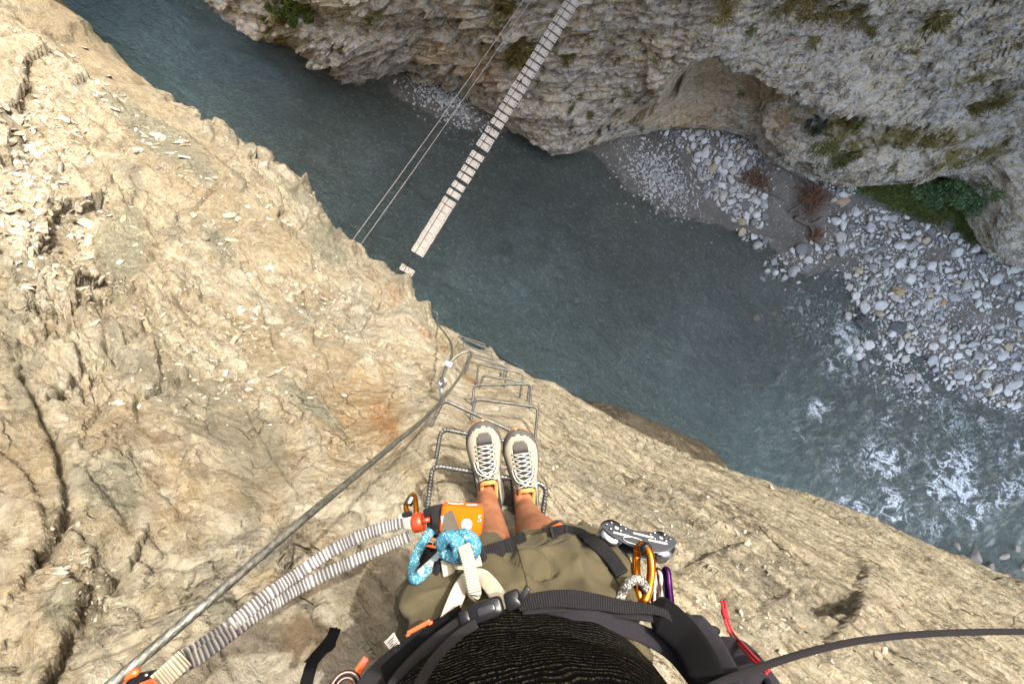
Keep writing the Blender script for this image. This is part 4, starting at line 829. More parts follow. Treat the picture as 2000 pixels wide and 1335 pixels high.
hr = MB(); hr.loft([((r_*1.07) @ Hm.T)+hd-Hm @ np.array([0, .012, -.006]) for r_ in rings[:11]][::-1]); hr.build('hair', fab('brown_hair', lin(60, 44, 32), lin(36, 26, 20), 300), person)
# phone held above the lens
ph_ = MB(); ph_.box(rel(0, -.005, .040), (.078, .038, .0042)); o = ph_.build('phone', Mat('phone_glass', .15).p(Base_Color=(.01, .01, .012)), smooth=False, bevel=.003)
tag(o, 'slim black phone held flat in both hands in front of the face', 'phone')
# shorts: two baggy legs and a seat fused into one cloth
def ring(c, rx, ry, n=40, rot=0, tilt=None, sq=.85):
    a = np.arange(n)/n*2*np.pi; x = np.sign(np.cos(a))*np.abs(np.cos(a))**sq*rx; y = np.sign(np.sin(a))*np.abs(np.sin(a))**sq*ry
    return np.stack([x, y, np.zeros(n) if tilt is None else x*tilt[0]+y*tilt[1]], -1)+c
sh = MB()
for hip, knee, sx in ((hipL, kneeL, -1), (hipR, kneeR, 1)):
    rs = []
    for t in np.linspace(-.55, .82, 20):
        c = hip+(knee-hip)*t+np.array([sx*.012*(1-abs(t)), .0, .0]); c = c+np.array([sx*.020*t*(1 if sx > 0 else 1.6), 0, .03*t])
        rx = np.interp(t, [-.55, -.2, .3, .82], [.10, .118, .122, .106]); ry = np.interp(t, [-.55, -.2, .3, .82], [.125, .135, .122, .080]); rs.append(ring(c, rx, ry, tilt=(0, .12)))
    sh.loft(rs)
sh.loft([ring(pel+np.array([0, .0, z]), rx, ry) for z, rx, ry in ((-.16, .15, .12), (-.08, .192, .145), (0, .20, .15), (.06, .195, .145), (.10, .188, .135))])
shorts = sh.build('shorts', None, person)
rm = shorts.modifiers.new('r', 'REMESH'); rm.mode = 'VOXEL'; rm.voxel_size = .0055; rm.use_smooth_shade = True
sm_ = shorts.modifiers.new('m', 'SMOOTH'); sm_.iterations = 5; sm_.factor = .5
evaluate(shorts); me = shorts.data; n = len(me.vertices); v = np.empty(n*3, np.float32); me.vertices.foreach_get('co', v); v = v.reshape(-1, 3).astype(float); nn = np.empty(n*3, np.float32); me.vertices.foreach_get('normal', nn); nn = nn.reshape(-1, 3)
L_ = np.abs(fbm(v*np.array([9, 9, 5])+3, 2, 501)); L2 = np.abs(fbm(v*np.array([14, 14, 10])+fbm(v*6, 2, 503)[:, None]*1.2, 2, 502))
L3 = fbm(v*np.array([7, 10, 9])+fbm(v*4, 2, 508)[:, None]*1.5, 2, 507); crease = np.exp(-(L3/.035)**2)
v2 = v-nn*(crease*.014)[:, None]+nn*((.5-L_*2.2)*.021+(.4-L2*1.8)*.013+fbm(v*40, 2, 504)*.0012)[:, None]
me.vertices.foreach_set('co', v2.astype(np.float32).ravel()); me.update(); me.materials.clear(); me.materials.append(SHORT)
me.polygons.foreach_set('use_smooth', [True]*len(me.polygons))
# seams and hems on the shorts
SEAM = fab('olive_seam', lin(74, 67, 48), lin(50, 45, 32), 900)
bpy.context.view_layer.update()
def seam(pts, r=.0011):
    out = []
    for a, b in spline(pts, 46):
        d_ = W(a, b, 1)-CAM; d_ /= np.linalg.norm(d_); ok, p, n_, i = shorts.ray_cast(Vector(CAM), Vector(d_))
        if ok and (not out or np.linalg.norm(np.array(p)-out[-1]) < .05): out.append(np.array(p)+np.array(n_)*.0003)
    if len(out) > 3: MB().tube(out, r, 6).build('seam', SEAM, shorts)
for q in ([(1008, 1062), (1022, 1110), (1036, 1170)], [(1000, 1048), (1060, 1032), (1120, 1040), (1180, 1075)], [(720, 1250), (760, 1215), (800, 1190), (850, 1170)], [(1150, 1060), (1190, 1110), (1225, 1170)], [(735, 1275), (760, 1290), (790, 1320)]): seam(q)
# care label
def text_mesh(s, size):
    cu = bpy.data.curves.new('t', 'FONT'); cu.body = s; cu.size = size; cu.align_x = 'CENTER'; cu.align_y = 'CENTER'; o = bpy.data.objects.new('t', cu); COL.objects.link(o)
    dg = bpy.context.evaluated_depsgraph_get(); me = bpy.data.meshes.new_from_object(o.evaluated_get(dg)); bpy.data.objects.remove(o); return me
WHITE = fab('white_label', lin(226, 222, 212), lin(200, 196, 186), 700); INK = Mat('ink', .8).p(Base_Color=lin(50, 50, 54)); REDINK = Mat('red_ink', .8).p(Base_Color=lin(150, 40, 40))
# shirt
def shirt_mat():
    m = Mat('striped_knit', .95); P = m.pos(); s = m.n('SeparateXYZ', {0: P}, 2); wob = m.noise(P, 9, 3)
    w = m.math('SINE', m.mul(m.addn(s, m.mul(wob, .05)), 940)); sp = m.noise(m.map(P, (1, 1, .35)), 420, 3, .7)
    k = m.mul(m.ramp(w, [(.25, 0), (.95, 1)]), m.mul(m.ramp(sp, [(.46, 0), (.62, 1)]), m.ramp(m.noise(P, 5, 4), [(.35, .25), (.65, 1)]))); c = m.mix(k, lin(14, 14, 14), lin(104, 100, 78))
    return m.p(Base_Color=c, Normal=m.bump(m.addn(w, sp), .0012, .5), Specular_IOR_Level=.02)
SHIRT = shirt_mat(); st = MB(); rs = []
for z, rx, ry, cy in ((-.66, .178, .120, -.602), (-.60, .192, .138, -.584), (-.55, .200, .146, -.572), (-.5, .203, .150, -.560), (-.44, .202, .150, -.545), (-.36, .20, .145, -.535), (-.28, .20, .14, -.53), (-.2, .195, .125, -.525), (-.15, .16, .10, -.515), (-.12, .09, .08, -.50), (-.10, .066, .066, -.48)):
    rs.append(ring(rel(.068, cy, z), rx, ry, 64, sq=.95))
st.loft(rs)
for sx, a, b, c in ((-1, 21, 22, 23), (1, 26, 27, 28)): st.tube([J[2][0]+np.array([sx*.1, 0, .05]), J[a][0]+np.array([sx*.03, 0, 0]), J[b][0]], [.075, .072, .062], 20)
shirt = st.build('shirt', SHIRT, person); sb = shirt.modifiers.new('s', 'SUBSURF'); sb.levels = sb.render_levels = 2; evaluate(shirt)
me = shirt.data; n = len(me.vertices); v = np.empty(n*3, np.float32); me.vertices.foreach_get('co', v); v = v.reshape(-1, 3).astype(float)
v[:, 1] += np.abs(fbm(v*np.array([7, 7, 16]), 3, 520))*.020-.006; me.vertices.foreach_set('co', v.astype(np.float32).ravel()); me.update()
# ------------------------------------------------------------------ shoes
BEIGE = fab('beige_suede', lin(180, 172, 152), lin(142, 134, 116), 700); RAND = fab('grey_rand', lin(98, 96, 92), lin(72, 70, 68), 500, .8); TONG = fab('dark_tongue', lin(64, 64, 62), lin(34, 34, 34), 1500); SOLE = Mat('tan_rubber', .7).p(Base_Color=lin(196, 132, 84)); LACE = fab('white_lace', lin(214, 208, 196), lin(168, 162, 152), 1800); LINING = fab('orange_lining', lin(226, 158, 96), lin(196, 128, 72), 900); EYE = Mat('eyelet', .5).p(Base_Color=lin(60, 58, 54), Metallic=.4)
def shoe(heel, toe, mirror, label_side):
    hx = np.asarray(toe)-np.asarray(heel); hx[2] = 0; Ls = np.linalg.norm(hx); fr = frame(hx, np.cross([0, 0, 1.], hx)); o0 = np.array([heel[0], heel[1], 20-1.492])
    g_ = lambda x, y, z: o0+fr @ np.array([x*Ls, y*mirror, z])
    ts = np.array([0, .02, .06, .12, .2, .3, .35, .4, .45, .5, .55, .6, .65, .7, .74, .78, .82, .86, .89, .92, .945, .965, .985, 1.0])
    wl = np.interp(ts, [0, .02, .06, .12, .3, .45, .6, .72, .82, .91, .955, .985, 1], [.014, .028, .037, .042, .044, .046, .052, .056, .054, .043, .031, .019, .005])      # outer half width
    wl = wl*1.13; wr = np.interp(ts, [0, .02, .06, .12, .3, .45, .6, .72, .82, .91, .955, .985, 1], [.014, .028, .036, .039, .038, .039, .045, .050, .047, .036, .025, .014, .004])
    wr = wr*1.13; ht = np.interp(ts, [0, .06, .12, .2, .3, .4, .5, .6, .7, .8, .9, .96, 1], [.095, .106, .110, .112, .112, .108, .088, .068, .056, .049, .043, .036, .022])
    n = 33; a = np.linspace(0, np.pi, n); grid = np.zeros((len(ts), n, 3)); lat = np.cos(a)
    for i, t in enumerate(ts):
        w_ = np.where(lat > 0, wl[i], wr[i]); e = .62 if t > .35 else .45
        y = np.sign(lat)*np.abs(lat)**e*w_*1.02; z = np.sin(a)**(.75)*ht[i]
        y = y*(1-.30*np.clip(z/ .10, 0, 1)**1.5*(1 if t < .5 else .4))
        for j in range(n): grid[i, j] = g_(t, y[j]+.004*math.sin(t*3), z[j]+.012)
        up = MB(); rd = MB(); tp = MB(); tg = MB(); v = grid.reshape(-1, 3); F = {'u': [], 'r': [], 't': [], 'g': []}
    fine_t = (ts[:-1]+ts[1:])/2
    for i in range(len(ts)-1):
        for j in range(n-1):
            ja = (j+.5)/(n-1); t = fine_t[i]; f = [i*n+j, i*n+j+1, (i+1)*n+j+1, (i+1)*n+j]
            if t < .39 and .30 < ja < .70: continue                        # ankle opening
            hz = min(ja, 1-ja)
            if t > .958 or hz < np.interp(t, [0, .12, .3, .5, .7, .82, .9, .945, .958], [.26, .16, .08, .08, .11, .17, .24, .33, .5]): F['r'].append(f)
            elif .765 < t < .885 and abs(ja-.5) < .12-1.2*abs(t-.825): F['t'].append(f)
            elif .37 < t <= .76 and abs(ja-.5) < np.interp(t, [.25, .76], [.14, .085]): F['g'].append(f)
            else: F['u'].append(f)
    upo = up.add(v, F['u']).build('upper', BEIGE, person)
    upo.name = 'shoe'
    for o_ in (upo,): pass
    def sub(mb, key, name, mat, off):
        mb.add(v, F[key]); o = mb.build(name, mat, upo); md = o.modifiers.new('s', 'SOLIDIFY'); md.thickness = off; md.offset = 0; return o
    md = upo.modifiers.new('s', 'SOLIDIFY'); md.thickness = .003; md.offset = 0
    sub(rd, 'r', 'rand', RAND, .0055); sub(tp, 't', 'toe_patch', RAND, .0045); sub(tg, 'g', 'tongue', TONG, .0035)
    sol = MB(); rs = []
    for z, k in ((0, .97), (.006, 1.04), (.016, 1.05), (.018, 1.0)):
        rs.append([g_(.5+(t-.5)*(1.0+.02*k), w_*k+.004*math.sin(t*3), z) for t, w_ in list(zip(ts, wl))+list(zip(ts[::-1], -wr[::-1]))])
    sol.loft(rs).build('sole', SOLE, upo)
    # collar padding and lining round the ankle
    e1 = [grid[i, j] for i, j in [(7, 10), (6, 10), (5, 10), (4, 10), (3, 10), (2, 10), (1, 10), (1, 13), (1, 16), (1, 19), (1, 22), (2, 22), (3, 22), (4, 22), (5, 22), (6, 22), (7, 22)]]
    MB().tube(spline(e1, 50), .007, 10).build('collar', TONG, upo)
    cen_ = np.mean(e1, axis=0); tf = 0
    arc = [grid[6, 10]*.9+cen_*.1+[0, 0, .004], grid[7, 12]*.95+cen_*.05+[0, 0, .008], grid[7, 16]+[0, 0, .008], grid[7, 20]*.95+cen_*.05+[0, 0, .008], grid[6, 22]*.9+cen_*.1+[0, 0, .004]]
    arc2 = [grid[4, 11]*.8+cen_*.2, *arc, grid[4, 21]*.8+cen_*.2]
    MB().loft([[g_(.20+.21*math.cos(q), .027*math.sin(q), z_) for q in np.arange(24)/24*6.2832] for z_ in (.05, .082)]).build('shade_plug', BLKF, upo)  # black plug filling the opening, painting the shade inside the shoe
    MB().tube(spline(arc2, 40), .0075, 10, flat=None).build('lining', LINING, upo)
    hl = MB(); hl.box(g_(.01, 0, .085), (.006, .008, .018), fr); hl.build('pull_tab', TONG, upo)
    # laces
    def at(t, ja, lift=.004):
        q = np.interp(t, ts, np.arange(len(ts))); i = int(min(q, len(ts)-2)); f = q-i; j = ja*(n-1); j0 = int(j); fj = j-j0
        p = (grid[i, j0]*(1-f)+grid[i+1, j0]*f)*(1-fj)+(grid[i, j0+1]*(1-f)+grid[i+1, j0+1]*f)*fj; return p+np.array([0, 0, lift])
    rows = np.linspace(.75, .46, 7); lc = MB(); ey = MB()
    for k, t in enumerate(rows):
        wj = np.interp(t, [.3, .7], [.165, .11])
        for sg in (-1, 1): ey.ball(at(t, .5+sg*(wj+.01), .002), .0035, 5)
        if k < len(rows)-1:
            t2 = rows[k+1]; wj2 = np.interp(t2, [.3, .7], [.165, .11])
            for sg in (-1, 1): lc.tube([at(t, .5+sg*wj, .003), at((t+t2)/2, .5, .007+.001*sg), at(t2, .5-sg*wj2, .003)], .0021, 6)
    lc.tube([at(rows[0], .5-.10), at(rows[0]+.005, .5, .006), at(rows[0], .5+.10)], .0021, 6)
    for sg in (-1, 1):
        k0 = at(.45, .5, .010)
        lp = [k0, at(.52, .5+sg*.10, .012), at(.60, .5+sg*.15, .010), at(.58, .5+sg*.22, .008), at(.49, .5+sg*.17, .010), k0]; lc.tube(spline(lp, 26), .0021, 6)
        en = [k0, at(.42, .5+sg*.17, .009), at(.37, .5+sg*.27, .006), at(.40, .5+sg*.36, .005)]; lc.tube(spline(en, 18), .0021, 6)
    lc.ball(at(.45, .5, .010), .006, 5); lc.build('laces', LACE, upo); ey.build('eyelets', EYE, upo)
    return upo
shoe(W(963, 988, 1.50), W(944, 826, 1.47), 1, 'left'); shoe(W(1029, 1006, 1.50), W(1010, 845, 1.47), -1, 'right')
for o in [o for o in COL.objects if o.name.startswith('shoe') and o.data and o.parent == person]:
    o.data.name = 'shoe'
# ------------------------------------------------------------------ harness, lanyard, pulley, pack
bpy.context.view_layer.update()
def clear(P, gap=.007):
    "lift a point off the clothes it lies on"
    r_ = np.asarray(P)-CAM; L = np.linalg.norm(r_); r_ = r_/L; best = L
    for o in (shorts, shirt):
        ok, p, n_, i = o.ray_cast(Vector(CAM), Vector(r_))
        if ok: best = min(best, np.linalg.norm(np.array(p)-CAM)-gap)
    return CAM+r_*best
def pp(lst): return [clear(W(*q)) for q in lst]
def strap(mb, pts, w, h, n=60, up=None, a=None, tw=None):
    P = np.array([clear(q, .003+h) for q in spline(pts, n)]); return mb.tube(P, 1.0, 16, flat=(w, h), up=up)
def face_up(px, py): 
    v = CAM-W(px, py, .7); return v/np.linalg.norm(v)
def anod(name, c, rough=.25): 
    m = Mat(name, rough); P = m.pos(); n = m.noise(P, 90, 4, .6); return m.p(Base_Color=m.mix(m.ramp(n, [(.35, 0), (.7, 1)]), c, tuple(q*.55 for q in c)), Metallic=.9, Roughness=rough)
ANO = anod('orange_anodised', lin(226, 134, 30)); ANR = anod('red_orange_anodised', lin(214, 92, 40), .35); PUR = anod('purple_anodised', lin(92, 40, 108)); CHROME = steel_mat('polished_steel', lin(206, 206, 206), lin(170, 170, 170), .18, 1.0, 40); PLATE = Mat('dark_anodised_plate', .42).p(Base_Color=lin(62, 66, 72), Metallic=.75)
PLAST = Mat('black_plastic', .38).p(Base_Color=lin(30, 30, 32), Specular_IOR_Level=.22); OPL = Mat('orange_plastic', .4).p(Base_Color=lin(232, 96, 36)); 
def webm(name, c, sc=240): 
    m = Mat(name, .7); P = m.pos(); s = m.math('SINE', m.mul(m.attr('run'), 1800)); n = m.noise(P, 900, 2)
    return m.p(Base_Color=m.mix(m.ramp(s, [(.2, 0), (.9, 1)]), c, tuple(q*.45 for q in c)), Normal=m.bump(m.addn(s, n), .0012, .7), Specular_IOR_Level=.05)
WEB = webm('grey_black_webbing', lin(44, 43, 45)); WEBC = webm('ribbed_cream_webbing', lin(214, 204, 178))
# --- harness
hs = empty('climbing_harness', W(925, 1160, .66), 'climbing harness of cream and black webbing with orange buckles worn over the olive shorts', 'harness')
u_ = face_up(915, 1120)
strap(MB(), pp([(905, 1064, .655), (912, 1085, .645), (918, 1110, .635), (923, 1135, .628), (927, 1156, .625), (922, 1163, .632)]), .0098, .0042, up=u_).build('belay_loop', WEBC, hs, attr='run')
strap(MB(), pp([(932, 1122, .68), (915, 1128, .675), (899, 1150, .65), (886, 1180, .625), (874, 1212, .605)]), .0115, .0035, up=u_).build('tie_in_loop', CREAM, hs, attr='run')
strap(MB(), pp([(918, 1126, .675), (940, 1126, .665), (956, 1140, .645), (972, 1162, .62), (985, 1185, .60)]), .0115, .0035, up=u_).build('tie_in_loop', CREAM, hs, attr='run')
strap(MB(), pp([(864, 1110, .755), (885, 1104, .735), (905, 1100, .725), (938, 1088, .735)]), .0125, .006, up=u_).build('leg_loop_bridge', CREAM, hs, attr='run')
strap(MB(), pp([(932, 1090, .74), (950, 1080, .755), (985, 1070, .79), (1012, 1058, .83), (1025, 1050, .88)]), .0125, .003, up=u_).build('leg_strap', WEB, hs, attr='run')
strap(MB(), pp([(1075, 1042, .90), (1100, 1037, .895), (1130, 1042, .88), (1160, 1058, .86), (1190, 1085, .84), (1215, 1120, .82)]), .0125, .003, up=u_).build('leg_strap', WEB, hs, attr='run')
strap(MB(), pp([(860, 1108, .76), (835, 1092, .78), (826, 1075, .80), (832, 1060, .83)]), .0125, .003, up=u_).build('leg_strap', BLACK, hs, attr='run')
def buckle(px_, py_, d, ang, w, h, mat, name='buckle'):
    mb = MB(); c = clear(W(px_, py_, d), .006); nrm_ = CAM-c; nrm_ /= np.linalg.norm(nrm_); xa = W(px_+10*math.cos(ang), py_+10*math.sin(ang), d)-c; fr = frame(xa, np.cross(nrm_, xa))
    for q, e in (((0, h), (w, .0028)), ((0, -h), (w, .0028)), ((w, 0), (.0028, h)), ((-w, 0), (.0028, h))): mb.box(c+fr @ np.array([q[0], q[1], 0]), (e[0], e[1], .0025), fr)
    return mb.build(name, mat, hs, smooth=False, bevel=.001)
buckle(1090, 1035, .885, -.45, .014, .009, OPL); buckle(822, 1236, .60, -.5, .018, .008, OPL); buckle(842, 1059, .80, .2, .012, .006, ANR)
strap(MB(), pp([(884, 1214, .615), (850, 1236, .605), (812, 1262, .60), (770, 1292, .58), (735, 1325, .56), (700, 1370, .54)]), .016, .004, up=face_up(820, 1250)).build('waist_belt', BLACK, hs, attr='run')
strap(MB(), pp([(985, 1180, .635), (1060, 1190, .64), (1150, 1205, .65), (1240, 1232, .64), (1310, 1270, .62), (1370, 1340, .58)]), .012, .004, up=face_up(1150, 1220)).build('waist_belt', DGREY, hs, attr='run')
gl_ = MB(); P = spline(pp([(1208, 1178, .69), (1214, 1160, .69), (1226, 1140, .69), (1240, 1131, .70), (1254, 1136, .715), (1262, 1150, .72)]), 60)
def speck():
    m = Mat('speckled_cord', .8); P_ = m.pos(); v = m.n('TexVoronoi', {'Vector': P_, 'Scale': 420}, 1); c = m.ramp(m.n('SeparateColor', {0: v}), [(.0, lin(40, 40, 40)), (.45, lin(176, 170, 158)), (.8, lin(96, 94, 90))], 'CONSTANT'); return m.p(Base_Color=c, Normal=m.bump(m.noise(P_, 700, 2), .001, .5))
gl_.tube(P, .0072, 12, prof=lambda th, L: 1+.06*np.sin(5*th+L*900)).build('gear_loop', speck(), hs)
# care tag with print
lb = MB(); c0, cx_, cy_ = W(768, 1262, .60), W(778, 1275, .602)-W(768, 1262, .60), W(780, 1252, .60)-W(768, 1262, .60)
def quad(mb, px4, d, h=.0006, mi=0):
    q = np.array([W(*p_, dd_) for p_, dd_ in zip(px4, np.broadcast_to(d, 4))]); nn_ = np.cross(q[1]-q[0], q[2]-q[0]); nn_ /= np.linalg.norm(nn_); v = np.concatenate([q, q+nn_*h]); mb.add(v, [[0, 1, 2, 3], [7, 6, 5, 4], [0, 4, 5, 1], [1, 5, 6, 2], [2, 6, 7, 3], [3, 7, 4, 0]], None, mi); return mb
quad(lb, [(750, 1253), (769, 1234), (788, 1268), (773, 1284)], (.592, .594, .586, .586))
for k in range(7):
    t = .15+.11*k; a = np.array([750, 1253])*(1-t)+np.array([773, 1284])*t; b = np.array([769, 1234])*(1-t)+np.array([788, 1268])*t
    e = .2 if k % 3 else .1; f = .8-.14*(k % 3); p0, p1 = a+(b-a)*e, a+(b-a)*f; s_v = np.array([.9, 1.2])
    quad(lb, [tuple(p0), tuple(p1), tuple(p1+s_v), tuple(p0+s_v)], .583, .0004, 1)
lb.build('care_label', [WHITE, INK], hs, smooth=False)
# --- blue tether rope with its knot, hitched to the belay loop
def rope_mat(name, a, b):
    m = Mat(name, .75); P_ = m.pos(); ck = m.n('TexVoronoi', {'Vector': m.map(P_, (1, 1, 1)), 'Scale': 520}, 1); v = m.n('SeparateColor', {0: ck}); return m.p(Base_Color=m.ramp(v, [(0, a), (.70, b), (.86, tuple(q*.6 for q in a))], 'CONSTANT'), Normal=m.bump(m.n('TexVoronoi', {'Vector': P_, 'Scale': 520}), .002, .6), Specular_IOR_Level=.06)
def braid(k1, k2): return lambda th, L: 1+.055*np.sin(6*th+L*k1)+.055*np.sin(6*th-L*k1)
BLUE = rope_mat('blue_rope', lin(72, 140, 164), lin(168, 200, 212))
kt = empty('knotted_tether', W(897, 1062, .70), 'light blue rope tether with a fat overhand knot hanging from the belay loop', 'rope')
P = spline(pp([(842, 1036, .80), (828, 1056, .785), (814, 1082, .77), (806, 1106, .755), (805, 1122, .745), (812, 1130, .74), (824, 1122, .735), (838, 1107, .73)]), 120); P = np.array([clear(q, .010) for q in P])
MB().tube(P, .0084, 18, prof=braid(700, 0)).build('rope_loop', BLUE, kt)
SLV = Mat('clear_sleeve', .35); SLV.p(Base_Color=lin(176, 190, 188), Roughness=.4)
P = spline(pp([(820, 1124, .735), (835, 1110, .731), (850, 1096, .727), (865, 1082, .722), (878, 1070, .72)]), 40); P = np.array([clear(q, .010) for q in P]); MB().tube(P, .0094, 16).build('plastic_sleeve', SLV.m, kt)
kn = [(876, 1074, .722), (868, 1066, .705), (864, 1052, .69), (872, 1042, .683), (884, 1041, .677), (893, 1052, .673), (897, 1066, .673), (893, 1080, .68), (880, 1082, .692), (868, 1070, .70), (872, 1054, .705), (888, 1042, .70), (906, 1037, .688), (921, 1044, .682), (928, 1058, .68), (926, 1074, .684), (914, 1084, .695), (898, 1086, .70), (884, 1076, .712), (890, 1060, .715), (908, 1052, .708), (918, 1062, .705), (912, 1076, .71), (895, 1078, .72)]
kn = [(x-1, 1060+(y-1060)*.85+5, d-.012) for x, y, d in kn]; kb = MB().tube(spline(pp(kn), 420), .0104, 18, prof=braid(620, 0)); kb.ball(W(896, 1066, .69), .017, 10); kb.build('knot', BLUE, kt)
# --- energy absorbing lanyard
ln_ = empty('shock_lanyard', W(890, 1010, .82), 'orange fabric shock absorber pouch with two gathered grey elastic lanyard arms and red swivel', 'lanyard')
pc = W(902, 1012, .835); fr = frame((1, -.10, .02), (.08, .97, -.25)); bmx = bmesh.new(); 
pm = MB(); n = 40
def rbox(c, h, fr, r=.010, e=.28):
    a = np.arange(n)/n*2*np.pi; rs = []
    for z, k in ((-1, .86), (-.92, .95), (-.7, 1), (-.3, 1.02), (.3, 1.02), (.7, 1), (.92, .95), (1, .86)):
        x = np.sign(np.cos(a))*np.abs(np.cos(a))**e*h[0]*k; y = np.sign(np.sin(a))*np.abs(np.sin(a))**e*h[1]*k; rs.append(np.stack([x, y, np.full(n, z*h[2])], -1) @ fr.T+c)
    return rs
po = pm.loft(rbox(pc, (.0405, .027, .024), fr)).build('pouch', ORANGE, ln_)
px_ = lambda x, y, z: pc+fr @ np.array([x, y, z])
zt = .0248
fl = MB(); q = [px_(-.034, .012, zt), px_(-.020, .022, zt+.003), px_(.006, -.026, zt+.003), px_(-.036, -.027, zt)]; fl.add(np.concatenate([q, np.array(q)+fr[:, 2]*.002]), [[3, 2, 1, 0], [4, 5, 6, 7], [0, 1, 5, 4], [1, 2, 6, 5], [2, 3, 7, 6], [3, 0, 4, 7]]); fl.build('mesh_flap', fab('mesh_grey', lin(120, 112, 100), lin(70, 64, 56), 1500), po, smooth=False)
sk_ = MB(); a = np.arange(28)/28*2*np.pi; sc_ = px_(.010, -.004, zt+.0012); sk_.prism([(.0105*math.cos(q), .0105*math.sin(q)) for q in a], fr[:, 0], fr[:, 1], fr[:, 2], sc_, .0008); sko = sk_.build('sticker', WHITE, po, smooth=False)
def put_text(s, size, c, fx_, fy_, mat, name, parent):
    me = text_mesh(s, size); M = np.stack([fx_, fy_, np.cross(fx_, fy_)], 1); 
    for v in me.vertices: v.co = Vector(M @ np.array(v.co)+c)
    return link(name, me, mat, parent)
put_text('01', .0105, sc_+fr @ np.array([-.001, .0038, .0012]), fr[:, 0], fr[:, 1], REDINK, 'marking', sko); put_text('0·1', .0095, sc_+fr @ np.array([-.0005, -.0052, .0012]), fr[:, 0], fr[:, 1], REDINK, 'marking', sko)
put_text('S', .017, px_(.0335, .008, zt+.0018), fr[:, 0], fr[:, 1], WHITE, 'marking', po)
for k, (x, w_) in enumerate(((-.026, .004), (-.016, .007), (-.004, .004), (.012, .006), (.022, .005))): mk = MB(); mk.box(px_(x, .0282, .004+.004*(k % 2)), (w_, .0006, .0022), fr); mk.build('marking', WHITE, po, smooth=False)
wl_ = MB(); quad(wl_, [(861, 1008), (868, 1006), (872, 1036), (864, 1036)], .808); wl_.build('side_label', WHITE, po, smooth=False)
wb = MB()
for k, (a, b, hw) in enumerate((((833, 1010, .835), (866, 1000, .835), .020), ((836, 1022, .83), (868, 1020, .83), .018), ((842, 1034, .826), (866, 1036, .828), .013))):
    strap(wb, [W(*a), W((a[0]+b[0])/2, (a[1]+b[1])/2-2, a[2]-.006), W(*b)], hw*.8, .005, 16, up=face_up(850, 1015))
strap(wb, pp([(848, 1000, .828), (852, 1020, .815), (846, 1036, .825), (858, 1045, .835)]), .008, .003, 24, up=face_up(850, 1015)); wb.build('black_webbing', BLACK, ln_, attr='run')
strap(MB(), pp([(868, 1038, .83), (856, 1060, .82), (838, 1085, .80), (822, 1110, .78)]), .006, .003, 30, up=u_).build('black_webbing', BLACK, ln_, attr='run')
sw = MB(); sc0 = W(818, 1019, .82); xa = W(830, 1016, .82)-W(806, 1022, .82); xa /= np.linalg.norm(xa); fr2 = frame(xa, (0, 0, 1.)); a = np.arange(30)/30*2*np.pi
rs = [(np.stack([np.full(30, x), r_*np.cos(a), r_*np.sin(a)], -1) @ fr2.T)+sc0 for x, r_ in ((-.011, .009), (-.012, .015), (-.009, .0175), (.006, .0175), (.009, .0155), (.009, .009), (.004, .008))]
sw.loft(rs); sw.tube([sc0+xa*.004, sc0+xa*.022], .005, 10); sw.build('swivel', Mat('red_swivel', .35).p(Base_Color=lin(206, 74, 40), Metallic=.35), ln_)
sk2 = MB(); strap(sk2, pp([(776, 1017, .81), (790, 1018, .812), (806, 1020, .815)]), .0125, .006, 14, up=face_up(790, 1020)); sk2.build('stitched_end', WEBC, ln_, attr='run')
lk = MB(); lk.box(W(795, 1004, .812), (.009, .004, .004), frame(xa, (0, 0, 1.))); lk.build('keeper', PLAST, ln_, smooth=False, bevel=.001)
def elastic(pts, seed):
    P = spline(pp(pts), 620); L = np.r_[0, np.cumsum(np.linalg.norm(np.diff(P, axis=0), axis=1))]
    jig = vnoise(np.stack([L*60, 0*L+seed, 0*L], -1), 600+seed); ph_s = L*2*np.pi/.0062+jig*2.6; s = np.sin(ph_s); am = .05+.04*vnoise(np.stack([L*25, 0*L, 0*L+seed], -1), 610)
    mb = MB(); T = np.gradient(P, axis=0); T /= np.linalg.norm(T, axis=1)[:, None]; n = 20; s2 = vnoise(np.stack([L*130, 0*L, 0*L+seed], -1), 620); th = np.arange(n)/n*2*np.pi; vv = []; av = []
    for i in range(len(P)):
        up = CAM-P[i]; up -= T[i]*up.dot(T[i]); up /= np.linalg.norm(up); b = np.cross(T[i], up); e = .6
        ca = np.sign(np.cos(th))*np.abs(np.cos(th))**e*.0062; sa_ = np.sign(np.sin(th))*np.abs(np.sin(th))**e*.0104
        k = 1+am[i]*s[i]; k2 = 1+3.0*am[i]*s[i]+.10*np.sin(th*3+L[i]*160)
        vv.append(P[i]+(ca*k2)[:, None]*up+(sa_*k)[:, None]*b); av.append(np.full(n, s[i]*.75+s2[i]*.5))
    v = np.concatenate(vv); f = grid_faces(len(P), n, True).tolist(); return mb.add(v, f, np.concatenate(av))
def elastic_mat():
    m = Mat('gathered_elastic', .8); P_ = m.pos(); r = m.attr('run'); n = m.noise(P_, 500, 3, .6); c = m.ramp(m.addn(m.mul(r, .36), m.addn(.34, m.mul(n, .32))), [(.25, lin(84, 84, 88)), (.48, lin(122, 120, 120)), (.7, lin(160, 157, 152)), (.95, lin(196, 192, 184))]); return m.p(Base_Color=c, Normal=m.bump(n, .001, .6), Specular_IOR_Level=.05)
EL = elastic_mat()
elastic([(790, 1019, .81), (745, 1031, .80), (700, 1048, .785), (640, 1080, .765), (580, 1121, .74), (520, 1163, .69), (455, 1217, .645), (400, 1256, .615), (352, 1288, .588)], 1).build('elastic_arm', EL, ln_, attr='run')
elastic([(800, 1046, .825), (760, 1064, .815), (700, 1090, .79), (640, 1118, .765), (580, 1150, .74), (520, 1186, .69), (470, 1222, .65), (410, 1266, .612), (345, 1308, .582)], 2).build('elastic_arm', EL, ln_, attr='run')
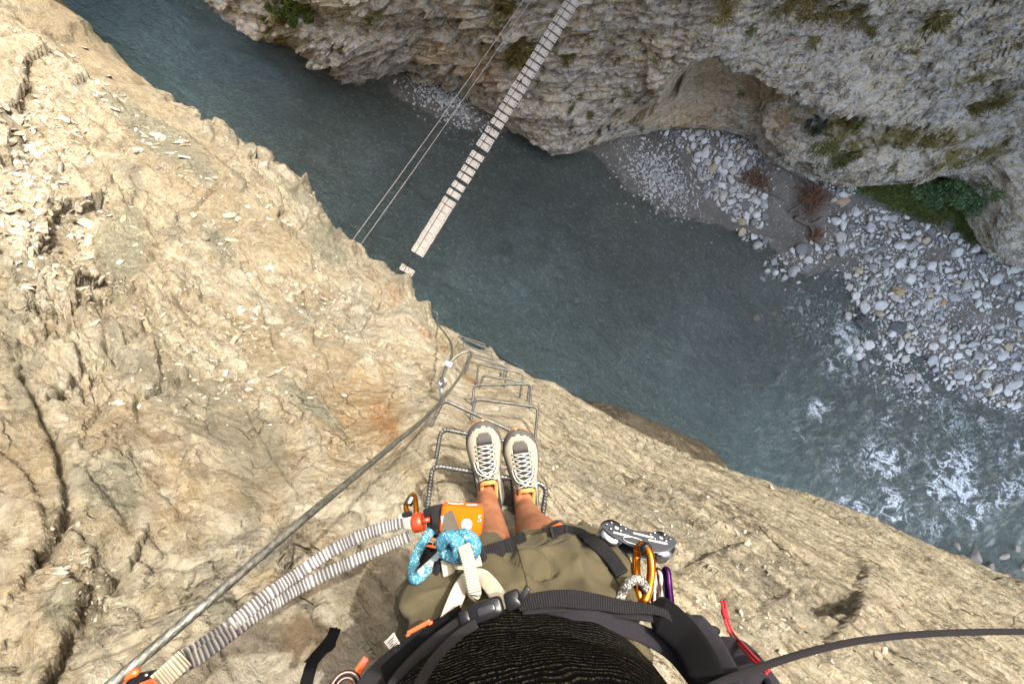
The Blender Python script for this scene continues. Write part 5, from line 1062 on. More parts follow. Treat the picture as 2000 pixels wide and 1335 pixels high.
st3 = MB(); strap(st3, pp([(362, 1284, .585), (345, 1300, .575), (325, 1318, .568), (305, 1336, .56)]), .0135, .004, 20, up=face_up(330, 1310)); st3.build('stitched_end', WEBC, ln_, attr='run')
# --- carabiners
def loop_path(pts, n=90): return spline(pp(pts+[pts[0]]), n)
def carab(name, label, group, pts, r, mat, gate=None, gmat=None, prof=None):
    e = empty(name, W(*pts[0]), label, 'carabiner', group); P = spline(pp(pts), 110); MB().tube(P, r, 14, prof=prof).build('body', mat, e)
    if gate: 
        for (g0, g1, gr, gm) in gate: MB().tube(np.linspace(W(*g0), W(*g1), 8), [gr*.8]+[gr]*6+[gr*.8], 14).build('gate_sleeve', gm, e)
    return e
carab('carabiner', 'small orange carabiner with grey screw gate hanging behind the red swivel', None, [(796, 1003, .84), (793, 988, .86), (800, 972, .87), (808, 968, .87), (812, 984, .855), (813, 1003, .84)], .0052, ANO, [((797, 986, .86), (806, 968, .868), .0078, CHROME)])
carab('carabiner', 'big glossy orange carabiner holding the tandem pulley', None, [(1245, 1072, .77), (1254, 1064, .765), (1265, 1072, .755), (1271, 1092, .745), (1272, 1120, .735), (1267, 1150, .725), (1259, 1172, .715), (1251, 1174, .72), (1247, 1155, .735), (1243, 1120, .755), (1243, 1090, .77), (1245, 1072, .77)], .0074, ANO, [((1253, 1066, .768), (1263, 1072, .756), .0098, CHROME), ((1259, 1067, .762), (1265, 1074, .753), .0104, PLAST)])
carab('carabiner', 'plain silver carabiner between the orange and the purple one', None, [(1281, 1113, .75), (1288, 1118, .745), (1291, 1140, .735), (1292, 1165, .72), (1288, 1190, .71), (1280, 1186, .715), (1278, 1160, .73), (1278, 1130, .745), (1281, 1113, .75)], .0062, CHROME)
carab('carabiner', 'purple carabiner hanging at the far right of the gear', None, [(1296, 1120, .76), (1300, 1112, .755), (1304, 1116, .75), (1307, 1145, .735), (1311, 1180, .715), (1313, 1205, .70), (1304, 1208, .71), (1299, 1180, .725), (1296, 1150, .745), (1296, 1120, .76)], .0055, PUR)
vc = empty('carabiner', W(290, 1335, .57), 'orange and black via ferrata carabiner clipped on the steel cable in the bottom left corner', 'carabiner')
def outline(pts, d, h): 
    q = np.array([W(x, y, d) for x, y in pts]); c = q.mean(0); nn_ = CAM-c; nn_ /= np.linalg.norm(nn_); k = len(q); v = np.concatenate([q-nn_*h, q+nn_*h]); return v, [list(range(k)), list(range(k, 2*k))[::-1]]+[[i, k+i, k+(i+1) % k, (i+1) % k] for i in range(k)]
mb = MB(); mb.add(*outline([(264, 1314), (290, 1309), (315, 1304), (327, 1301), (318, 1313), (300, 1340), (285, 1372), (200, 1425), (170, 1440), (150, 1430)], .572, .008)); mb.build('cover', PLAST, vc, smooth=False, bevel=.003)
mb = MB(); mb.add(*outline([(272, 1333), (296, 1324), (302, 1326), (318, 1345), (260, 1400), (200, 1440), (180, 1430)], .558, .009)); mb.build('lever', OPL, vc, smooth=False, bevel=.003)
mb = MB(); mb.tube(spline(pp([(268, 1312, .562), (262, 1313, .56), (240, 1325, .56), (215, 1345, .56), (170, 1390, .55), (120, 1430, .54), (90, 1470, .53), (140, 1475, .53), (200, 1440, .55)]), 50), .0052, 10); mb.build('body', OPL, vc)
mb = MB(); mb.ball(W(287, 1317, .561), .0035, 6); mb.build('rivet', CHROME, vc)
# --- tandem pulley
pu = empty('tandem_pulley', W(1245, 1055, .8), 'dark grey two wheel steel cable pulley hanging from the orange carabiner', 'pulley')
pn = np.array([.03, .80, .60]); pn /= np.linalg.norm(pn); p0 = W(1245, 1052, .80)
def onplane(px_1, py_1, off=0): r_ = W(px_1, py_1, 1)-CAM; o_ = p0+pn*off; return CAM+r_*((o_-CAM).dot(pn)/r_.dot(pn))
Z8 = lambda x, y: (1140+x/5.804, 980+y/5.804)
top_px = [(200, 270), (212, 240), (240, 224), (300, 224), (380, 240), (460, 272), (530, 306), (590, 322), (680, 332), (780, 340), (880, 356), (970, 382), (1030, 412), (1052, 448), (1044, 492), (1000, 535), (940, 562), (870, 578), (800, 578), (700, 560), (600, 530), (500, 487), (420, 445), (340, 398), (270, 345), (220, 300)]
pl3 = np.array([onplane(*Z8(*q)) for q in top_px])
def plate(off, nm):
    q = pl3-pn*off; k = len(q); mb = MB(); mb.add(np.concatenate([q-pn*.0016, q+pn*.0016]), [list(range(k)), list(range(k, 2*k))[::-1]]+[[i, k+i, k+(i+1) % k, (i+1) % k] for i in range(k)]); return mb.build(nm, PLATE, pu, smooth=False, bevel=.0012)
tpl = plate(0, 'side_plate'); plate(.034, 'side_plate')
fx2 = onplane(*Z8(870, 400))-onplane(*Z8(370, 285)); fx2 /= np.linalg.norm(fx2); fy2 = np.cross(pn, fx2); frp = np.stack([fx2, fy2, pn], 1)
for cxp in ((330, 330), (890, 465)):
    c = onplane(*Z8(*cxp)); mb = MB(); a = np.arange(36)/36*2*np.pi
    mb.loft([(np.stack([r_*np.cos(a), r_*np.sin(a), np.full(36, z_)], -1) @ frp.T)+c for z_, r_ in ((-.003, .012), (-.004, .0245), (-.007, .0245), (-.012, .020), (-.018, .0185), (-.024, .020), (-.029, .0245), (-.031, .0245), (-.031, .012))]); mb.build('wheel', CHROME, pu)
RV = []
for q in ((255, 258), (310, 238), (415, 262), (300, 308), (468, 308), (415, 330), (750, 372), (800, 352), (912, 372), (975, 425), (930, 448), (800, 420)): MB().ball(onplane(*Z8(*q))+pn*.002, .0030, 5).build('rivet', CHROME, tpl)
for q in ((370, 285), (875, 398)): MB().ball(onplane(*Z8(*q))+pn*.0016, .0064, 7, (1, 1, .4), rot=frp).build('axle_bolt', CHROME, tpl)
ho = MB(); a = np.arange(24)/24*2*np.pi; c = onplane(*Z8(560, 440)); q = [c+fx2*.0155*math.cos(t)*1.25+fy2*.0062*math.sin(t)+pn*.0018 for t in a]+[q_ for q_ in []]; ho.tube(q+[q[0]], .0014, 8, caps=False); ho.build('hole_rim', CHROME, tpl)
ho = MB(); ho.prism([(.0185*math.cos(t), .0058*math.sin(t)) for t in a], fx2, fy2, pn, c+pn*.0012, .0007); ho.build('slot_shade_disc', Mat('slot_dark', .9).p(Base_Color=(.008, .008, .008)), tpl, smooth=False)  # flat black disc standing in for the shade of an uncut slot
mk = MB()
for (a0, b0), (a1, b1), k in (((330, 345), (520, 392), 13), ((555, 352), (690, 385), 9), ((690, 388), (790, 404), 7), ((728, 430), (940, 476), 15)):
    for j in range(k):
        t = (j+.5)/k; c = onplane(*Z8(a0+(a1-a0)*t, b0+(b1-b0)*t))+pn*.0019; hx_ = .0007+.0006*(j*7 % 3); mk.box(c, (hx_, .0013+.0005*(j % 2), .0003), frp)
mk.build('engraved_text', WHITE, tpl, smooth=False)
# --- backpack
bp_ = empty('backpack', rel(.08, -.70, -.45), 'black and charcoal backpack with buckled hip belt worn by the climber', 'backpack')
b = MB(); rs = []
for z, rx, ry, cy in ((-.70, .13, .03, -.70), (-.66, .165, .055, -.73), (-.5, .17, .07, -.745), (-.3, .165, .07, -.745), (-.12, .15, .06, -.73), (-.06, .10, .03, -.70)): rs.append(ring(rel(.075, cy+.02, z), rx, ry, 40, sq=.55))
bk = b.loft(rs).build('pack_body', BLKF, bp_); s_ = bk.modifiers.new('s', 'SUBSURF'); s_.levels = s_.render_levels = 1
def wing(pts, w, h, mat, name, n=50, up=None):
    mb = MB(); P = spline(pp(pts), n); k = np.clip(np.minimum(np.arange(n), np.arange(n)[::-1])/8, .35, 1); mb.tube(P, k, 20, flat=(w, h), up=up if up is not None else face_up(pts[len(pts)//2][0], pts[len(pts)//2][1])); return mb.build(name, mat, bp_, attr='run')
P = np.array([clear(q, .006) for q in spline(pp([(1012, 1184, .595), (1050, 1172, .60), (1100, 1168, .605), (1160, 1174, .61), (1215, 1184, .612), (1262, 1188, .615), (1300, 1198, .615), (1335, 1226, .61), (1362, 1270, .59)]), 70)]); k_ = np.interp(np.linspace(0, 1, 70), [0, .12, .3, .5, .7, 1], [.55, .9, 1.05, .8, .5, .45]); MB().tube(P, k_, 16, flat=(.0112, .0024), up=face_up(1150, 1175)+np.array([0, .5, .2])).build('hip_strap', WEB, bp_, attr='run')
strap(MB(), pp([(1020, 1190, .600), (1100, 1186, .61), (1180, 1194, .618), (1250, 1202, .62), (1310, 1216, .62), (1345, 1250, .61)]), .006, .0018, up=face_up(1150, 1190)).build('hip_strap', BLACK, bp_, attr='run')
wing([(1262, 1186, .63), (1300, 1206, .625), (1340, 1246, .61), (1372, 1300, .575), (1395, 1380, .53)], .024, .014, BLKF, 'hip_belt_wing')
wing([(1338, 1200, .63), (1372, 1228, .62), (1400, 1270, .60), (1425, 1320, .57), (1440, 1380, .54)], .014, .008, DGREY, 'hip_belt_edge')
b = MB(); rs = []
for t in np.linspace(0, 1, 12):
    c = spline(pp([(1392, 1262, .66), (1415, 1270, .655), (1445, 1300, .63), (1480, 1350, .60)]), 12)[int(t*11)]; k = math.sin(min(1, t*1.6+.18)*math.pi/2); rs.append(ring(c, .034*k, .026*k, 24))
pk = b.loft(rs).build('side_pocket', DGREY, bp_)
b = MB(); 
for t in np.linspace(.1, .9, 9): pass
P = spline(pp([(1440, 1282, .63), (1470, 1300, .62), (1492, 1322, .605), (1504, 1345, .59)]), 24); b.tube(P, .006, 10); b.build('pocket_zip', PLAST, bp_)
strap(MB(), pp([(1366, 1232, .63), (1382, 1226, .63), (1398, 1228, .63), (1400, 1233, .632), (1384, 1236, .634), (1368, 1240, .634)]), .004, .0022, 30, up=face_up(1385, 1230)).build('loop_tab', BLACK, bp_, attr='run')
for pts, w, m_ in (([(908, 1212, .57), (870, 1238, .57), (825, 1276, .555), (780, 1325, .53), (745, 1380, .50)], .009, BLACK), ([(930, 1216, .555), (890, 1244, .55), (850, 1285, .53), (815, 1340, .50)], .006, BLACK), ([(905, 1200, .60), (862, 1230, .595), (800, 1280, .58), (745, 1330, .56), (700, 1385, .53)], .014, BLKF)):
    strap(MB(), pp(pts), w, .003, up=face_up(840, 1270)).build('hip_strap', m_, bp_, attr='run')
strap(MB(), pp([(655, 1226, .70), (648, 1245, .695), (630, 1268, .68), (612, 1290, .66), (602, 1320, .63), (590, 1370, .58)]), .009, .0016, up=face_up(620, 1270)).build('strap_tail', BLKF, bp_, attr='run')
mb = MB(); mb.add(*outline([(657, 1223), (661, 1228), (655, 1262), (648, 1270), (612, 1290), (592, 1293), (608, 1278), (618, 1264)], .685, .0012)); mb.build('strap_end', BLKF, bp_, smooth=False)
# buckle
bu = empty('b', (0, 0, 0), 'x', 'x'); bpy.data.objects.remove(bu)
c = W(966, 1184, .568); xa = W(1020, 1164, .57)-W(912, 1204, .57); fr = frame(xa, np.cross(CAM-c, xa)); q_ = lambda x, y, z: c+fr @ np.array([x, y, z])
mb = MB(); n = 28; a = np.arange(n)/n*2*np.pi
def rr(cx1, w, h, k, z): x = np.sign(np.cos(a))*np.abs(np.cos(a))**.4*w*k+cx1; y = np.sign(np.sin(a))*np.abs(np.sin(a))**.5*h*k; return np.stack([x, y, np.full(n, z)], -1) @ fr.T+c
mb.loft([rr(-.012, .024, .0118, k, z) for k, z in ((.9, -.004), (1, 0), (1, .004), (.86, .0075))]); mb.loft([rr(.026, .011, .0112, k, z) for k, z in ((.9, -.004), (1, 0), (1, .004), (.86, .007))]); mb.loft([rr(-.041, .008, .0085, k, z) for k, z in ((.9, -.003), (1, 0), (1, .003), (.86, .005))])
bo = mb.build('hip_buckle', PLAST, bp_); mb = MB(); mb.loft([rr(-.010, .013, .0052, k, z) for k, z in ((1, .0065), (1, .0085), (.8, .0098))]); mb.build('release_tongue', Mat('satin_plastic', .3).p(Base_Color=lin(52, 52, 54), Specular_IOR_Level=.25), bo)
mb = MB(); strap(mb, pp([(1008, 1180, .566), (1020, 1165, .562), (1032, 1146, .565)]), .0042, .003, 14, up=face_up(1020, 1160)); mb.build('strap_end', PLAST, bo, attr='run')
# red zip cord, brown ring and orange sling at the left hip
rc = MB(); mid = [(1412, 1172, .70), (1415, 1190, .70), (1420, 1215, .69), (1430, 1238, .68), (1447, 1258, .63), (1472, 1285, .59), (1500, 1312, .565)]
P = spline(pp(mid), 90); sd_ = np.cross(np.gradient(P, axis=0), CAM-P); sd_ /= np.linalg.norm(sd_, axis=1)[:, None]
for k in (-1, 1): rc.tube(P+sd_*.0023*k, .0021, 8)
rc.ball(W(1415, 1196, .695), .0056, 6, (1, 1.2, .9)); rc.ball(W(1417, 1201, .694), .0048, 6)
tag(rc.build('red_cord', fab('red_cord_cloth', lin(222, 62, 66), lin(176, 34, 44), 1600)), 'doubled red cord with a small knot lying beside the backpack', 'cord')
P = spline(pp([(1330, 1375, .50), (1400, 1335, .53), (1470, 1308, .56), (1560, 1278, .59), (1660, 1254, .62), (1760, 1241, .65), (1860, 1235, .67), (1960, 1233, .69), (2100, 1234, .72)]), 420)
tag(MB().tube(P, .0044, 14, prof=braid(1500, 0)).build('black_rope', fab('black_cord_cloth', lin(44, 42, 44), lin(24, 23, 24), 1500)), 'thin black cord curving away to the right edge over the rock', 'cord')
dv = empty('belay_ring', W(672, 1338, .58), 'dark brown metal ring device on an orange sling at the left hip', 'ring')
t = np.linspace(0, 2*np.pi, 40); c = W(674, 1345, .58); nn_ = CAM-c; nn_ /= np.linalg.norm(nn_); fr = frame(np.cross(nn_, [0, 1, 0]), np.cross(nn_, np.cross(nn_, [0, 1, 0])))
for r_, t_ in ((.0185, .0032), (.0125, .0026)): MB().tube([c+fr[:, 0]*r_*math.cos(q)+fr[:, 1]*r_*math.sin(q) for q in t], t_, 10, caps=False).build('metal_rim', Mat('brown_metal', .4).p(Base_Color=lin(74, 56, 50), Metallic=.4), dv)
strap(MB(), pp([(716, 1284, .62), (704, 1302, .61), (696, 1318, .60), (690, 1340, .59), (684, 1370, .57)]), .0055, .0028, up=face_up(700, 1310)).build('orange_sling', OPL, dv, attr='run')
lin = _lin
# ------------------------------------------------------------------ plants, driftwood and loose rock
bpy.context.view_layer.update()
def hit(o, px_, py_):
    r_ = W(px_, py_, 1)-CAM; r_ /= np.linalg.norm(r_); ok, p, n_, i = o.ray_cast(Vector(CAM), Vector(r_)); return (np.array(p), np.array(n_)) if ok else (None, None)
def leaf_mat(name, cols, tr=.0):
    m = Mat(name, .75); a = m.attr('tone'); return m.p(Base_Color=m.ramp(a, cols), Specular_IOR_Level=.2)
DRY = leaf_mat('dry_grass', [(0, lin(82, 80, 40)), (.5, lin(124, 110, 60)), (1, lin(156, 138, 88))]); GRN = leaf_mat('green_leaves', [(0, lin(62, 72, 36)), (.5, lin(96, 110, 54)), (1, lin(146, 150, 84))]); DKG = leaf_mat('dark_leaves', [(0, lin(78, 100, 68)), (.5, lin(110, 138, 92)), (1, lin(150, 176, 118))]); OLV = leaf_mat('olive_grass', [(0, lin(74, 80, 40)), (.5, lin(108, 112, 58)), (1, lin(140, 138, 80))]); BRN = leaf_mat('dead_twigs', [(0, lin(104, 74, 58)), (.5, lin(142, 104, 80)), (1, lin(170, 132, 104))])
BARK = stone_mat('grey_bark', [(0, lin(120, 104, 88)), (.5, lin(96, 82, 70))])
def tuft_mesh(k, n=170, h=.34, spread=.30, droop=.5):
    v, f, t = [], [], []
    for j in range(n):
        a = rng.uniform(0, 6.28); r0 = abs(rng.normal())*spread*.55; base = np.array([math.cos(a)*r0, math.sin(a)*r0*.7, 0]); L = h*rng.uniform(.5, 1.2); d = np.array([math.cos(a)*.6+rng.normal()*.35, math.sin(a)*.6+rng.normal()*.35, 1.0]); d /= np.linalg.norm(d); w_ = rng.uniform(.008, .016); sd = np.cross(d, [0, 0, 1.]); sd /= np.linalg.norm(sd)+1e-6; b0 = len(v)
        for q, ww in ((0, 1), (.5, .8), (1, .15)): p = base+d*L*q-np.array([0, 0, droop*L*q*q]); v += [p-sd*w_*ww, p+sd*w_*ww]
        f += [[b0, b0+1, b0+3, b0+2], [b0+2, b0+3, b0+5, b0+4]]; t += [rng.uniform()]*6
    return mesh_np('grass_tuft', np.array(v), np.array(f), True, dict(tone=np.array(t)))
def crown(n, R3, leaf, seed=0, lumps=14):
    "many small leaf faces in clumps through an uneven volume"
    c = rng.normal(size=(lumps, 3)); c = c/np.linalg.norm(c, axis=1)[:, None]*rng.uniform(.3, .95, lumps)[:, None]*R3; c[:, 2] = np.abs(c[:, 2])
    ci = rng.integers(0, lumps, n); d = rng.normal(size=(n, 3)); d /= np.linalg.norm(d, axis=1)[:, None]; p = c[ci]+d*(rng.uniform(0, 1, n)**.4)[:, None]*np.min(R3)*rng.uniform(.22, .42, lumps)[ci][:, None]
    a = rng.normal(size=(n, 3)); a /= np.linalg.norm(a, axis=1)[:, None]; b = np.cross(a, rng.normal(size=(n, 3))); b /= np.linalg.norm(b, axis=1)[:, None]; s = leaf*rng.uniform(.6, 1.3, n)[:, None]
    v = np.stack([p-a*s, p+b*s*.5, p+a*s, p-b*s*.5], 1).reshape(-1, 3); return v, np.arange(4*n).reshape(-1, 4), np.repeat(np.clip(rng.uniform(0, 1, lumps)[ci]*.5+rng.uniform(0, .5, n), 0, 1), 4)
TM = [tuft_mesh(k) for k in range(4)]
for me in TM: me.materials.append(DRY)
TM2 = [m_.copy() for m_ in TM]
for me in TM2: me.materials.clear(); me.materials.append(OLV)
TUFT = [(1020, 100, 1.5, 0), (1010, 115, 1.3, 1), (1030, 85, 1.0, 0), (945, 85, .7, 1), (965, 95, .6, 0), (985, 20, 1.0, 1), (1000, 8, .9, 0), (975, 45, .8, 1), (1143, 72, .9, 0), (1105, 118, 1.0, 0), (1115, 108, .8, 0), (1053, 163, .8, 0), (1205, 118, .7, 0), (1195, 196, .7, 0), (1200, 218, .8, 0), (1130, 190, .6, 0), (1115, 215, .8, 1), (1150, 228, .7, 0), (1160, 198, .5, 0), (1285, 115, .8, 0), (1225, 185, .6, 1), (1420, 5, 1.1, 0),
        (1545, 8, 1.0, 0), (1580, 5, 1.3, 0), (1620, 12, 1.2, 0), (1640, 22, 1.0, 0), (1480, 12, .8, 0), (1650, 45, .9, 0), (1690, 40, .9, 0), (1820, 40, 1.6, 1), (1835, 32, 1.3, 0), (1470, 55, .8, 1), (1590, 85, .8, 0), (1680, 240, 1.1, 1), (1665, 245, .9, 0), (1700, 68, .8, 0), (1785, 100, .8, 0), (1775, 102, .9, 0), (1610, 292, 1.2, 1), (1590, 295, 1.0, 1), (1655, 300, 1.4, 1), (1645, 310, 1.3, 1), (1670, 310, 1.1, 0), (1590, 255, .9, 1), (1605, 262, .9, 1), (1930, 205, 1.1, 0), (1900, 212, 1.0, 0), (1955, 202, 1.0, 0), (1950, 158, .8, 0), (1780, 265, 1.0, 0), (1810, 272, 1.0, 0), (1740, 330, .8, 1), (1445, 190, .7, 1), (1960, 275, 1.0, 0), (1925, 292, 1.0, 0), (515, 40, .7, 1), (525, 60, .6, 1), (720, 45, .6, 1), (735, 28, .6, 1), (1395, 335, .0, 1)]
for k, (a, b, s, gcol) in enumerate(TUFT):
    p, n_ = hit(far, a, b)
    if p is None or s == 0: continue
    for j in range(2 if s > .9 else 1):
        o = bpy.data.objects.new('grass_tuft', (TM2 if gcol else TM)[(k+j) % 4]); COL.objects.link(o)
        nv = Vector((n_[0]*1.0, n_[1]*1.0, .55)); o.rotation_euler = nv.to_track_quat('Z', 'Y').to_euler(); o.rotation_euler.rotate_axis('Z', rng.uniform(0, 6)); o.location = p-np.array([ND[0], ND[1], 0])*-.04+rng.normal(size=3)*.12*j; o.scale = (s*.92, s*.92, s*.72)
        tag(o, 'green tuft of grass rooted in a crack of the shaded cliff' if gcol else 'dry yellow brown tuft of grass rooted in a crack of the shaded cliff', 'grass tuft', 'green grass tufts on the shaded cliff' if gcol else 'dry grass tufts on the shaded cliff')
def shrub(name, label, at_, R3, n, leaf, mat, cat='shrub', lumps=14, stems=6):
    e = empty(name, at_, label, cat); v, f, t = crown(n, np.array(R3), leaf, lumps=lumps); link('foliage', mesh_np('foliage', v+at_, f, False, dict(tone=t)), mat, e)
    mb = MB()
    for j in range(stems):
        a = rng.uniform(0, 6.28); tip = at_+np.array([math.cos(a)*R3[0]*.7, math.sin(a)*R3[1]*.7, R3[2]*rng.uniform(.5, 1)]); mb.tube(spline([at_-[0, 0, .1], at_+(tip-at_)*.4+rng.normal(size=3)*.08*R3[0], tip], 10), np.linspace(.03, .006, 10)*max(R3)*.7, 6)
    mb.build('stems', BARK, e); return e
p, n_ = hit(far, 578, 34); shrub('shrub', 'round green shrub with yellow flowers growing on the dark cliff above the river', p, (.85, .45, .6), 4200, .045, leaf_mat('flowering_leaves', [(0, lin(62, 74, 30)), (.6, lin(98, 112, 46)), (.93, lin(132, 134, 58)), (1, lin(208, 186, 88))]), lumps=22)
p, n_ = hit(far, 545, 20); shrub('shrub', 'small green shrub left of the flowering one on the dark cliff', p, (.4, .3, .4), 900, .04, GRN, lumps=10)
p, n_ = hit(far, 1590, 248); shrub('shrub', 'blue green shrub hanging on the cliff above the stone beach', p, (.55, .4, .5), 1500, .035, leaf_mat('bluegreen_leaves', [(0, lin(62, 74, 62)), (1, lin(112, 124, 104))]), lumps=12)
def ground(px_, py_): P = Wz(px_, py_, .5); P[2] = float(bank_z(P[None, 0], P[None, 1])[0]); return P
shrub('bush', 'large dark green bush at the foot of the cliff behind the stone beach', ground(1862, 395), (1.7, 1.3, 1.9), 12000, .065, DKG, 'bush', 34, 9)
shrub('bush', 'smaller dark green bush left of the large bush under the cliff', ground(1800, 385), (.8, .7, .8), 3200, .05, DKG, 'bush', 16, 6)
shrub('bush', 'low bright green bush below the large bush at the beach edge', ground(1900, 440), (.9, .6, .5), 3600, .045, GRN, 'bush', 18, 6)
# grass on the bank
gz = [(1640, 358), (1700, 372), (1770, 410), (1840, 440), (1905, 480), (1958, 476), (1950, 400), (1930, 345), (1860, 330), (1760, 345), (1690, 345)]
N = 4200; ux = rng.uniform(1635, 1965, N); uy = rng.uniform(325, 485, N); ok = inpoly(ux, uy, gz); V_, F_, T_, cn_ = [], [], [], 0
ok &= fbm(np.stack([ux/22, uy/22, 0*ux], -1), 3, 811) > -.16
for a, b in zip(ux[ok], uy[ok]):
    P = ground(a, b); me = TM[int(rng.integers(4))]; n = len(me.vertices); sel = rng.integers(0, n//6, 26)
    for q in sel:
        vs = np.array([me.vertices[int(q)*6+j].co for j in range(6)])*rng.uniform(.7, 1.5)+P; V_.append(vs); F_ += [[cn_, cn_+1, cn_+3, cn_+2], [cn_+2, cn_+3, cn_+5, cn_+4]]; cn_ += 6; T_ += [rng.uniform()]*6
gr = link('grass', mesh_np('grass', np.concatenate(V_), np.array(F_), True, dict(tone=np.array(T_))), GRN); tag(gr, 'strip of green grass between the stone beach and the overhanging cliff', 'grass', kind='stuff')
# dead brushwood and logs
def brush(label, px_, py_, R_, n, log=None):
    c = ground(px_, py_); e = empty('brushwood', c, label, 'brushwood'); mb = MB(); T2 = []
    for j in range(n):
        a = rng.uniform(0, 6.28); p = c+np.array([rng.normal()*R_*.3, rng.normal()*R_*.26, rng.uniform(.05, .35)]); d = np.array([math.cos(a), math.sin(a), rng.uniform(-.1, .5)]); L = R_*rng.uniform(.25, .7); q = [p]
        for k in range(4): d = d+rng.normal(size=3)*.45; d /= np.linalg.norm(d); q.append(q[-1]+d*L/4)
        q = np.array(q); q[:, 2] = np.maximum(q[:, 2], c[2]+.02); mb.tube(q, np.linspace(.016, .005, 5), 4, a=float(rng.uniform()))
    mb.build('twigs', BRN, e, attr='tone')
    if log:
        mb = MB(); P = spline([ground(*log[0])+[0, 0, .15], ground((log[0][0]+log[1][0])/2, (log[0][1]+log[1][1])/2+2)+[0, 0, .25], ground(*log[1])+[0, 0, .12]], 20); mb.tube(P, np.linspace(.055, .02, 20), 8); mb.build('trunk', BARK, e)
brush('tangle of red brown dead twigs nearest the cliff, left of the other heap', 1480, 350, 1.0, 150, ((1440, 345), (1545, 392))); brush('largest heap of red brown dead twigs in the middle of the beach', 1590, 388, 1.15, 230, ((1548, 412), (1600, 372))); brush('small round heap of dead twigs at the lower end of the driftwood', 1598, 458, .55, 110)
mb = MB(); P = spline([ground(1560, 422)+[0, 0, .12], ground(1575, 432)+[0, 0, .18], ground(1590, 436)+[0, 0, .15], ground(1608, 424)+[0, 0, .2]], 24); mb.tube(P, np.linspace(.10, .06, 24), 10, prof=lambda th, L: 1+.12*np.sin(3*th+L*2)); mb.tube(spline([P[14], ground(1592, 455)+[0, 0, .2], ground(1588, 470)+[0, 0, .1]], 14), np.linspace(.07, .03, 14), 8); mb.tube(spline([P[4], ground(1566, 412)+[0, 0, .25], ground(1562, 408)+[0, 0, .3]], 8), np.linspace(.06, .03, 8), 8)
tag(mb.build('driftwood', BARK), 'forked grey brown driftwood log lying on bare sand below the dead twigs', 'driftwood')
# twig wedged under the cliff
mb = MB(); mb.tube(spline([ground(1292, 268)+[0, 0, .1], ground(1298, 258)+[0, 0, .3], ground(1306, 246)+[0, 0, .4]], 8), .03, 6); tag(mb.build('driftwood', BARK), 'single bare stick leaning against the cave foot at the top of the beach', 'driftwood')
# loose chips on the sunlit slope
CHIP = [stone_mesh('chip', 70+k, 2) for k in range(5)]; VV, FF, TT, c_ = [], [], [], 0
def slope_chip(a, b, s):
    p, n_ = hit(near, a, b)
    if p is None: return None
    d = np.linalg.norm(p-CAM); return p, n_, s*d
spots = []
for cx_1, cy_1, rx, ry, an, n, s in ((400, 650, 300, 250, 40, 200, .0028), (70, 300, 120, 120, 0, 380, .006), (80, 430, 140, 80, 0, 300, .006), (480, 640, 130, 50, 32, 160, .0045), (430, 720, 170, 45, 35, 150, .0045), (620, 600, 130, 60, 40, 160, .0045), (160, 1130, 140, 50, 60, 140, .004), (250, 230, 220, 35, 42, 140, .005), (140, 560, 130, 50, 10, 160, .005), (430, 430, 150, 110, 45, 150, .0045), (700, 640, 120, 80, 45, 160, .004), (330, 780, 160, 80, 20, 130, .004), (1400, 1060, 260, 90, 25, 160, .004), (1500, 1230, 250, 70, 25, 130, .004)):
    n = int(n*.8); t = rng.normal(size=(n, 2))*np.array([rx, ry])*.55; ca_, sa_ = math.cos(R(an)), math.sin(R(an)); spots += [(cx_1+q[0]*ca_-q[1]*sa_, cy_1+q[0]*sa_+q[1]*ca_, s*rng.lognormal(0, .5)) for q in t]
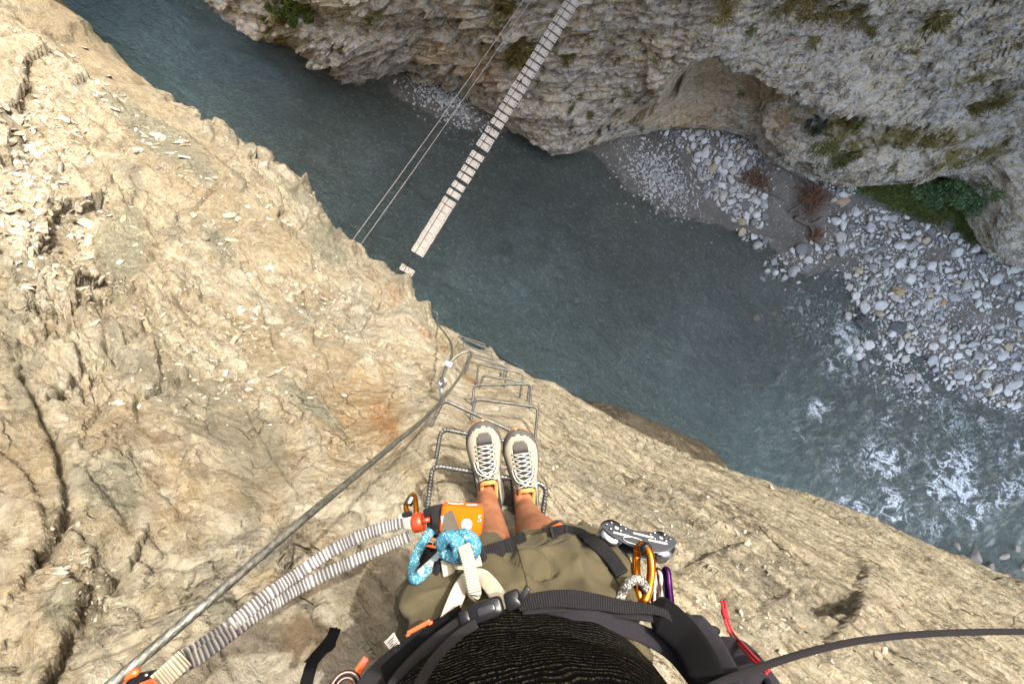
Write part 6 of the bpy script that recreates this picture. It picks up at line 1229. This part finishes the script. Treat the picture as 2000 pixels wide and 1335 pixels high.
for a, b, s in spots:
    if not (-20 < a < 2020 and b < 1350): continue
    h_ = slope_chip(a, b, s)
    if h_ is None: continue
    p, n_, r = h_; r = r*.62; v, f = CHIP[int(rng.integers(5))]; q = Vector(n_).to_track_quat('Z', 'Y').to_matrix(); Mr = np.array(q) @ euler_np((rng.uniform(-.4, .4), rng.uniform(-.4, .4), rng.uniform(0, 6.28)))
    VV.append((v*np.array([1.35, .9, .5])*r) @ Mr.T+p+n_*r*.18); FF.append(f+c_); c_ += len(v); TT.append(np.full(len(v), rng.uniform()))
CH = stone_mat('pale_chips', [(0, nl(190, 174, 140)), (.35, nl(170, 152, 120)), (.6, nl(206, 192, 162)), (.8, nl(160, 144, 116)), (.93, nl(136, 124, 108))], .2)
rb = link('rubble', mesh_np('rubble', np.concatenate(VV), np.concatenate(FF), False, dict(tone=np.concatenate(TT))), CH); tag(rb, 'pale chips of broken rock lying loose on the sunlit slope', 'rubble', kind='stuff')
SL = [(355, 280, .012, 'small pale slab resting on the smooth dusty part of the sunlit slope'), (512, 328, .014, 'pale split block near the cliff edge above the river on the sunlit slope'), (450, 422, .013, 'white triangular slab lying on the upper sunlit slope'), (100, 355, .016, 'largest flat slab in the rubble at the left edge of the sunlit slope'), (305, 265, .009, 'small slab left of the smooth dusty chute on the sunlit slope'), (555, 655, .010, 'lone bright stone in the middle of the sunlit slope'), (318, 617, .008, 'white chip lying above the cracked blocks on the sunlit slope'), (416, 676, .008, 'pale thin chip right of the cracked blocks on the sunlit slope'), (535, 730, .016, 'blunt tan block standing out of the sunlit slope above the grey slab'), (672, 772, .010, 'white angular stone on the orange stained part of the sunlit slope'), (172, 505, .010, 'small pale slab at the lower edge of the rubble'), (195, 548, .009, 'rounded white stone at the lower right end of the rubble')]
for k, (a, b, s, lab) in enumerate(SL):
    h_ = slope_chip(a, b, s)
    if h_ is None: continue
    p, n_, r = h_; v, f = stone_mesh('loose_rock', 90+k, 3); me = mesh_np('loose_rock', v*np.array([1.2, .8, .6]), f, True, dict(tone=np.zeros(len(v)))); o = link('loose_rock', me, CH); o.rotation_euler = Vector(n_).to_track_quat('Z', 'Y').to_euler(); o.rotation_euler.rotate_axis('Z', k*1.7); o.location = p+n_*r*.15; o.scale = (r,)*3; tag(o, lab, 'rock')
